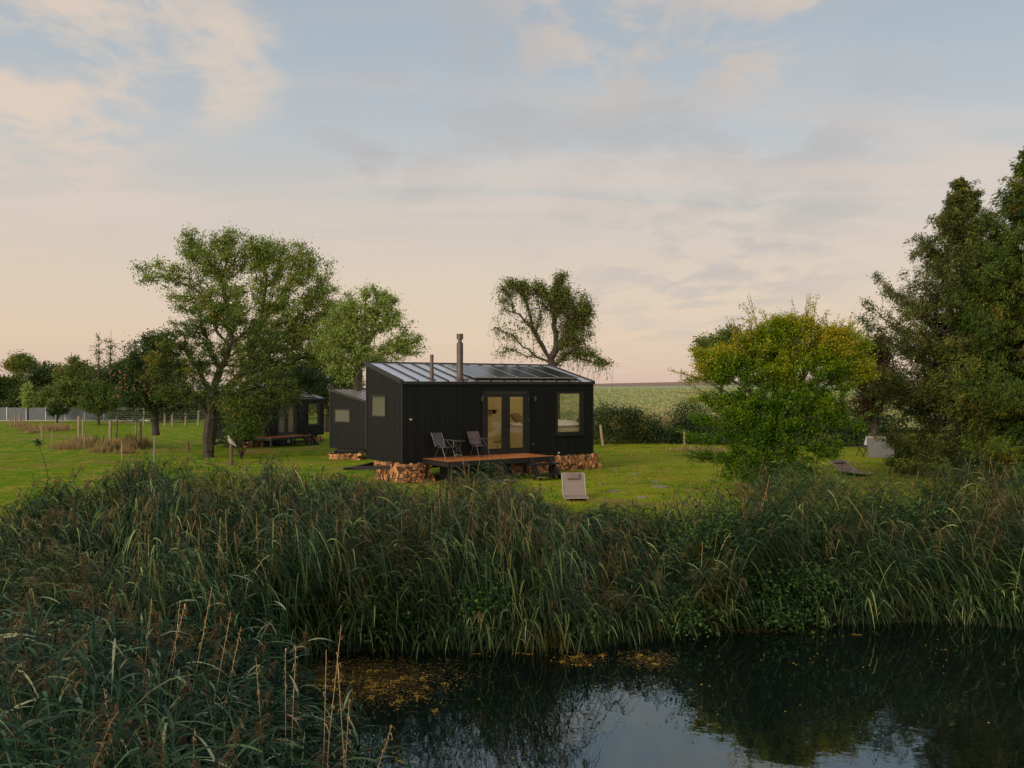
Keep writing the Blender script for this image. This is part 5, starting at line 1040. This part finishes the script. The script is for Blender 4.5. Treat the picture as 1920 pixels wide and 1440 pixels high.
# loungers: fabric slung in a pale frame
beige = plain('beige_sling_fabric', (.16, .13, .12), .8, var=.06, scale=50); pale_frame = plain('pale_lounger_frame', (.24, .21, .175), .5, var=.08); brown_fab = plain('brown_sling_fabric', (.16, .115, .095), .8, var=.08); taupe = plain('taupe_pillow', (.12, .095, .088), .85)
def lounger(loc, rz, fab, pil, label, w=.62, back=.80, angle=62, length=1.1, z0=.30):
    r = empty('sun_lounger', loc, rz); tag(r, label, 'lounger', 'sun loungers on the lawn')     # lies along +x from hinge to foot; head back at -x, raised
    a = R(angle); hx, hz = -back*math.cos(a), back*math.sin(a)
    def sling(name, p, q, sag, mat):
        V = []; p = np.array(p); q = np.array(q)
        for t in range(9):
            f = t/8; c = p+(q-p)*f-np.array([0, 0, sag*math.sin(f*math.pi)]); V += [(c[0], -w/2+.03, c[2]), (c[0], w/2-.03, c[2])]
        m = MB(); m.add(V, [[2*i, 2*i+2, 2*i+3, 2*i+1] for i in range(8)]); m.add([(x, y, z-.012) for x, y, z in V], [[2*i, 2*i+1, 2*i+3, 2*i+2] for i in range(8)]); return m.build(name, mat, r, smooth=True)
    sling('backrest', (0, 0, z0), (hx, 0, z0+hz), .02, fab); sling('seat', (.01, 0, z0), (length, 0, z0), .03, fab)
    f = MB()
    for s in (-w/2, w/2):
        f.bar((0, s, z0), (hx*1.02, s, z0+hz*1.02), .035, .03); f.bar((0, s, z0), (length, s, z0), .035, .03); 
    f.bar((hx*1.02, -w/2, z0+hz*1.02), (hx*1.02, w/2, z0+hz*1.02), .03, .03); f.bar((length, -w/2, z0), (length, w/2, z0), .03); f.bar((0, -w/2, z0-.02), (0, w/2, z0-.02), .03); f.bar((hx*.6, -w/2+.05, z0+hz*.55), (-.02-back*.2, -w/2+.05, .04), .025); f.bar((hx*.6, w/2-.05, z0+hz*.55), (-.02-back*.2, w/2-.05, .04), .025)
    f.build('frame', pale_frame, r)
    for s in (-w/2, w/2):
        for x in (.06, length-.12): MB().bar((x, s, z0-.01), (x, s, 0), .03).build('leg', pale_frame, r)
    c = cushion(MB(), 0, 0, 0, .20, w*.62, .10); p = c.build('pillow', pil, r, smooth=True); p.location = (hx*.84+.05*math.sin(a), 0, z0+hz*.84+.05*math.cos(a)); p.rotation_euler = (0, a, 0)
    return r
g = on_ground(1080, 938); lounger((g[0]-.02, g[1]+.4, g[2]), R(-88), beige, taupe, 'beige lounger with upright backrest standing on the lawn before the steps', w=.66, back=.74, angle=52, length=.7, z0=.10)
g = on_ground(1604, 893); lounger((g[0]+.05, g[1]+.9, g[2]), R(-80), brown_fab, plain('grey_pillow_fabric', (.12, .11, .11), .85), 'low brown reclined lounger between the yellow tipped bush and grey box', w=.68, back=.80, angle=20, length=1.15, z0=.14)
# pale grey box with overhanging lid, chair beside it
g = on_ground(1657, 859); r = empty('grey_box', (g[0], g[1]+.35, g[2]), R(-16)); tag(r, 'pale grey block with a lighter overhanging top standing on the lawn beneath the cedar', 'box')
gm = plain('grey_render', (.13, .14, .137), .85, var=.06, scale=3, bump=.3); m = MB(); m.box(-.54, .54, -.3, .5, 0, .88); m.build('body', gm, r)
MB().box(-.60, .95, -.34, .56, .883, .935).build('top', plain('pale_top', (.27, .26, .23), .6, var=.05), r)
m = MB(); m.box(.60, .90, -.22, .45, 0, .88); m.build('dark_side', black_metal, r)  # darker block along the right of the body
pz = plain('pale_plastic', (.3, .32, .36), .5); g = on_ground(1628, 857); r = empty('folding_chair', (g[0], g[1]+.6, g[2]), R(200)); tag(r, 'folding chair with a white back beside the pale grey block', 'chair')
V = [(-.2, -.2, .5), (-.2, .2, .5), (-.33, .2, .88), (-.33, -.2, .88)]; m = MB(); m.add(V, [[0, 1, 2, 3]]); m.add([(a-.015, b, c) for a, b, c in V], [[3, 2, 1, 0]]); m.build('backrest', pz, r); MB().box(-.2, .2, -.2, .2, .43, .45).build('seat', black_metal, r)
for s in (-.21, .21):
    MB().bar((-.22, s, 0), (.18, s, .44), .022).build('leg', black_metal, r); MB().bar((.22, s, 0), (-.34, s, .9), .022).build('leg', black_metal, r)
# stepping stones
stone_m = plain('grey_stepping_stone', (.16, .15, .125), .85, var=.2, scale=5, bump=.5)
for i, (a, b, wx, lb) in enumerate(((1148, 921, .42, 'small pale stepping stone nearest the beige lounger'), (1204, 933, .34, 'round flat stone low on the lawn near the reeds'), (1237, 913, .55, 'widest flat stone in the lawn right of the lounger'), (1228, 904, .30, 'thin flat stone behind the widest stone'), (1128, 907, .26, 'small flat stone just behind the beige lounger'),
                                   (1190, 889, .3, 'far small flat stone on the open lawn'), (1150, 880, .3, 'flat stone on the lawn nearest the right woodpile'))):
    g = on_ground(a, b); m = MB(); V = []; nn = 12; rg = random.Random(i)
    for z in (-.04, .008): V += [(wx*.54*math.cos(t*2*math.pi/nn)*rg.uniform(.85, 1.1), wx*.5*math.sin(t*2*math.pi/nn)*rg.uniform(.85, 1.1), z) for t in range(nn)]
    m.add(V, [list(range(nn, 2*nn))]); m.add(V, [[k, (k+1) % nn, nn+(k+1) % nn, nn+k] for k in range(nn)]); tag(m.build('stepping_stone', stone_m, loc=(g[0], g[1], g[2]+.012), rz=i), lb, 'stone', 'stepping stones in the lawn')
for i, (a, b, lb) in enumerate(((925, 902, 'large pale paving slab farther from the reeds below the deck'), (945, 925, 'large pale paving slab nearer the reeds below the deck'))):
    g = on_ground(a, b); tag(MB().box(-.45, .45, -.6, .6, -.03, .03).build('paving_slab', stone_m, loc=(g[0], g[1], g[2]+.012), rz=CAB_RZ), lb, 'slab', 'paving slabs in front of the deck')
# posts
wood_pale = plain('weathered_pale_wood', (.24, .19, .13), .9, var=.25, scale=6, bump=.6, bscale=18, stretch=(1, 1, .2)); wood_brown = plain('weathered_brown_wood', (.10, .065, .04), .9, var=.3, scale=6, bump=.6, bscale=18, stretch=(1, 1, .2)); wood_grey = plain('weathered_grey_wood', (.17, .165, .15), .9, var=.25, scale=6, bump=.6, stretch=(1, 1, .2))
def post(px, y1, y0, rad, mat, lb, tilt=0, group='weathered wooden posts on the lawn', Z=None):
    if Z is None: g = on_ground(px, y0)
    else: X = (px-960)/F*Z; g = np.array([X, Z, gz1(X, Z)])
    top = CZ-(y1-HY)/F*g[1]; h = top-g[2]; rg = random.Random(int(px)); m = MB(); q = []
    for t in range(6): f = t/5; q.append((tilt*f*h+rg.uniform(-.006, .006), rg.uniform(-.006, .006), -.1+(h+.1)*f))
    rs_ = [rad*1.08, rad*1.04, rad, rad*.98, rad*.96, rad*.93]; m.path(q, rs_, 9); n = 9; e0 = q[-1]
    m.add([(e0[0]+rad*.93*math.cos(2*math.pi*k/n), e0[1]+rad*.93*math.sin(2*math.pi*k/n), e0[2]-.002) for k in range(n)], [list(range(n))])
    o = m.build('fence_post', mat, loc=tuple(g)); tag(o, lb, 'post', group); return g, top
P_ = [(1131, 797, 836, .075, wood_pale, 'tilted thick pale post just right of the nearest cabin', -.13), (1283.5, 806, 834, .07, wood_pale, 'upright pale post before the dark rounded shrub', 0),
      (289, 819, 868, .055, wood_grey, 'grey post with dark top at the reed edge left of the old apple tree', .03), (353, 828, 848, .07, wood_brown, 'short brown post close left of the old apple tree', 0), (433.5, 838, 874, .085, wood_brown, 'brown post carrying the bird', 0), (229, 828, 864, .035, wood_pale, 'thin crooked pale post left of the grey one', -.03),
      (148, 780, 832, .10, wood_pale, 'thick pale post in the left row of weedy stakes', 0), (156, 785, 830, .07, wood_pale, 'slimmer pale post touching the thick one', .01), (207, 788, 838, .10, wood_pale, 'thick pale stake of the middle weedy clump', 0), (218, 780, 836, .06, wood_brown, 'brown stake leaning right behind the middle pale stake', .04),
      (255, 792, 838, .05, wood_pale, 'thin pale stake in the right weedy clump', 0), (264, 790, 836, .08, wood_brown, 'thick brown stake at the right of the weedy clump', -.02), (104, 778, 806, .08, wood_pale, 'pale stake under the umbrella shaped tree', .03), (117, 781, 808, .06, wood_grey, 'grey stake right under the umbrella shaped tree', 0),
      (28, 774, 800, .07, wood_pale, 'pale stake at the far end of the dry grass strip', 0), (37, 777, 799, .09, wood_pale, 'thick short stake beside the farthest dry grass', 0), (78, 792, 824, .05, wood_pale, 'thin stake in the dry grass strip', 0), (98, 808, 836, .04, wood_pale, 'thin low stake at the near end of the dry grass strip', 0), (193, 818, 848, .05, wood_brown, 'brown low stake at the near edge of the middle clump', .02), (158, 812, 842, .04, wood_pale, 'thin pale stake in front of the left row', .03)]
for a in P_: G_ = post(*a)
# wire fence posts farther off
for i, (a, y1, lb) in enumerate(((270, 764, 'first fence post right of the grey panels'), (309, 764, 'second fence post of the wire fence'), (323, 768, 'third fence post of the wire fence'), (348, 769, 'fourth fence post of the wire fence'), (371, 769, 'fifth slightly leaning post of the wire fence'))):
    post(a, y1, 788, .10 if i else .08, wood_pale, lb, .06 if i == 4 else 0, 'posts of the far wire fence', Z=96)
# wires
gA, gB = at(205, HY, 97), at(455, HY, 97); m = MB()
for k in range(7):
    z = gz1(gA[0], 96)+.2+k*.19; m.tubes([(gA[0], 95.9, z)], [(gB[0], 95.9, z)], .012, .012, 4)
tag(m.build('wire_fence', plain('galvanised_wire', (.25, .25, .25), .5, .8)), 'thin horizontal wires strung between the far fence posts', 'fence')
# grey privacy fence
Z = 107; X0, X1 = (-60-960)/F*Z, (268-960)/F*Z; z0 = gz1(X0, Z); r = empty('panel_fence', (X0, Z, z0)); tag(r, 'blue grey slatted mesh panel fence along the far left edge of the lawn', 'fence')
n = 9; wd_ = (X1-X0)/n; pm = plain('grey_privacy_strip', (.095, .115, .14), .7, var=.06, scale=1); wm = plain('fence_steel', (.35, .37, .38), .5, .6)
for k in range(n):
    m = MB(); m.box(k*wd_+.04, (k+1)*wd_-.04, -.01, .01, .12, 1.58)
    for j in range(8): m.box(k*wd_+.03, (k+1)*wd_-.03, -.03, -.012, .12+j*.205, .135+j*.205)
    for j in range(16): xx = k*wd_+.05+j*(wd_-.1)/16; m.box(xx, xx+.012, -.027, -.0125, .13, 1.57)
    m.build('fence_panel', pm, r)
for k in range(n+1): MB().box(k*wd_-.035, k*wd_+.035, -.05, .03, -.1, 1.66).build('post', wm, r)
MB().box(0, X1-X0, -.06, .02, -.05, .10).build('kerb_board', plain('concrete_board', (.28, .28, .27), .8), r)
g = on_ground(292, 789); m = MB(); nn = 26; rg = random.Random(4)
V = [(2.3*math.cos(t*2*math.pi/nn)*rg.uniform(.8, 1.1), .9*math.sin(t*2*math.pi/nn)*rg.uniform(.7, 1.1), z) for z in (0, .10) for t in range(nn)]
m.add(V, [list(range(nn, 2*nn))]); m.add(V, [[k, (k+1) % nn, nn+(k+1) % nn, nn+k] for k in range(nn)]); tag(m.build('white_sheet', plain('white_tarpaulin', (.7, .7, .68), .6, var=.1, bump=.6), loc=tuple(g)), 'flat white sheet lying on the grass by the far wire fence', 'sheet')
# dry grass clumps
m_dry = leafmat('dry_grass', [srgb(112, 96, 62), srgb(146, 124, 86), srgb(176, 152, 112), srgb(96, 94, 54)], trans=.3, rough=.9); dm = MB()
def drygrass(px, py, sx, n, h, Z=None, col=None, target=None):
    g = on_ground(px, py) if Z is None else np.array([(px-960)/F*Z, Z, 0]); s = sx/F*g[1]
    x = g[0]+RNG.normal(0, s, n); y = g[1]+RNG.normal(0, s*.9, n); P = np.stack([x, y, gz(x, y)], 1)
    (target or dm).strips(P, np.stack([RNG.normal(.05, .3, n), RNG.normal(0, .3, n), np.ones(n)], 1), RNG.uniform(.4, 1, n)*h*1.45, RNG.uniform(.014, .034, n), RNG.uniform(.1, .6, n), 3, RNG.random(n) if col is None else np.clip(RNG.normal(col, .15, n), 0, 1))
for a in ((40, 800, 10, 500, .6), (50, 806, 10, 600, .5), (60, 812, 8, 400, .5), (30, 797, 8, 300, .8), (85, 806, 12, 600, .7), (105, 808, 14, 900, .8), (118, 806, 6, 300, .7), (115, 840, 10, 500, .5), (130, 842, 14, 900, .55), (148, 835, 10, 900, .8), (160, 838, 12, 800, .8), (205, 842, 12, 900, .8), (190, 848, 10, 500, .6), (225, 842, 10, 600, .9),
          (250, 842, 10, 700, .8), (262, 838, 8, 500, .9), (235, 850, 10, 400, .5), (418, 812, 8, 700, .9), (408, 815, 5, 300, .8), (270, 838, 6, 300, .7)): drygrass(*a)
drygrass(1230, 836, 40, 1600, 1.9, Z=56, target=dm, col=.7); drygrass(1180, 836, 50, 1500, 1.7, Z=57, col=.8); drygrass(1330, 836, 30, 700, 1.9, Z=54, col=.7)
drygrass(1310, 845, 25, 500, .3, col=.6)
tag(dm.build('dry_grass', m_dry), 'straw coloured dry grass clumps round the stakes', 'dry grass', kind='stuff')
wk = MB()
for a in ((185, 838, 7, 60, 1.2), (235, 838, 9, 150, 1.3), (250, 840, 8, 150, 1.2), (205, 844, 8, 500, .45), (262, 842, 6, 80, 1.2)): drygrass(*a, target=wk)
tag(wk.build('weeds', leafmat('dark_weeds', [srgb(38, 48, 28), srgb(60, 70, 38), srgb(80, 62, 40)], trans=.2)), 'dark weed stems growing among the stakes', 'weeds', kind='stuff')
# crop texture near the hedge: beet like leaves
cm = MB(); n = 60000; y = 62+(RNG.random(n)**1.8)*170; x = RNG.uniform(.02, .45, n)*y; P = np.stack([x, y, gz(x, y)+.25], 1); az = RNG.uniform(0, 6.28, n)
cm.rhomb(P+[0, 0, .1], np.stack([np.cos(az), np.sin(az), np.full(n, .7)], 1), RNG.normal(0, .5, (n, 3))+[0, 0, 1], RNG.uniform(.25, .5, n), RNG.uniform(.12, .2, n), RNG.random(n))
tag(cm.build('crop_plants', leafmat('crop_plants', [srgb(104, 120, 76), srgb(140, 152, 100), srgb(172, 176, 124)], trans=.3, patch=srgb(182, 172, 124), pscale=.15, pth=(.5, .7))), 'pale green leafy crop covering the rising field', 'crop', kind='stuff')
# bird on its post
g = on_ground(433.5, 874); top = CZ-(838-HY)/F*g[1]; Zb = g[1]; bx = (433.5-960)/F*Zb
bm2 = MB(); spine = [(-.26, 0, .03, .012), (-.20, 0, .06, .022), (-.12, 0, .11, .05), (-.04, 0, .17, .085), (.03, 0, .24, .095), (.075, 0, .31, .075), (.09, 0, .37, .048), (.10, 0, .41, .046), (.115, 0, .445, .048), (.14, 0, .46, .034), (.165, 0, .455, .014), (.20, 0, .44, .004)]
for (a, b) in zip(spine[:-1], spine[1:]): bm2.tubes([a[:3]], [b[:3]], a[3], b[3], 12)
for s in (-.035, .035): bm2.path([(.02, s, .18), (.03, s, .08), (.03, s, 0)], [.022, .01, .008], 6); bm2.path([(.03, s, .006), (.09, s, .006)], [.008, .005], 5)
bo = bm2.build('bird', plain('pale_bird_plumage', (.27, .245, .21), .8, var=.25, scale=14), loc=(bx, Zb, top), rz=R(168), smooth=True); tag(bo, 'pale bird standing on the brown post left of the cabins', 'bird')
wg = MB()
for s in (-1, 1):
    wg.rhomb(np.array([[-.06, .085*s, .19]]), np.array([[-.85, -.04*s, -.5]]), np.array([[0, 1., .2]]), .30, .12, .5)
wg.build('wing', plain('grey_wing', (.25, .24, .22), .8), bo)
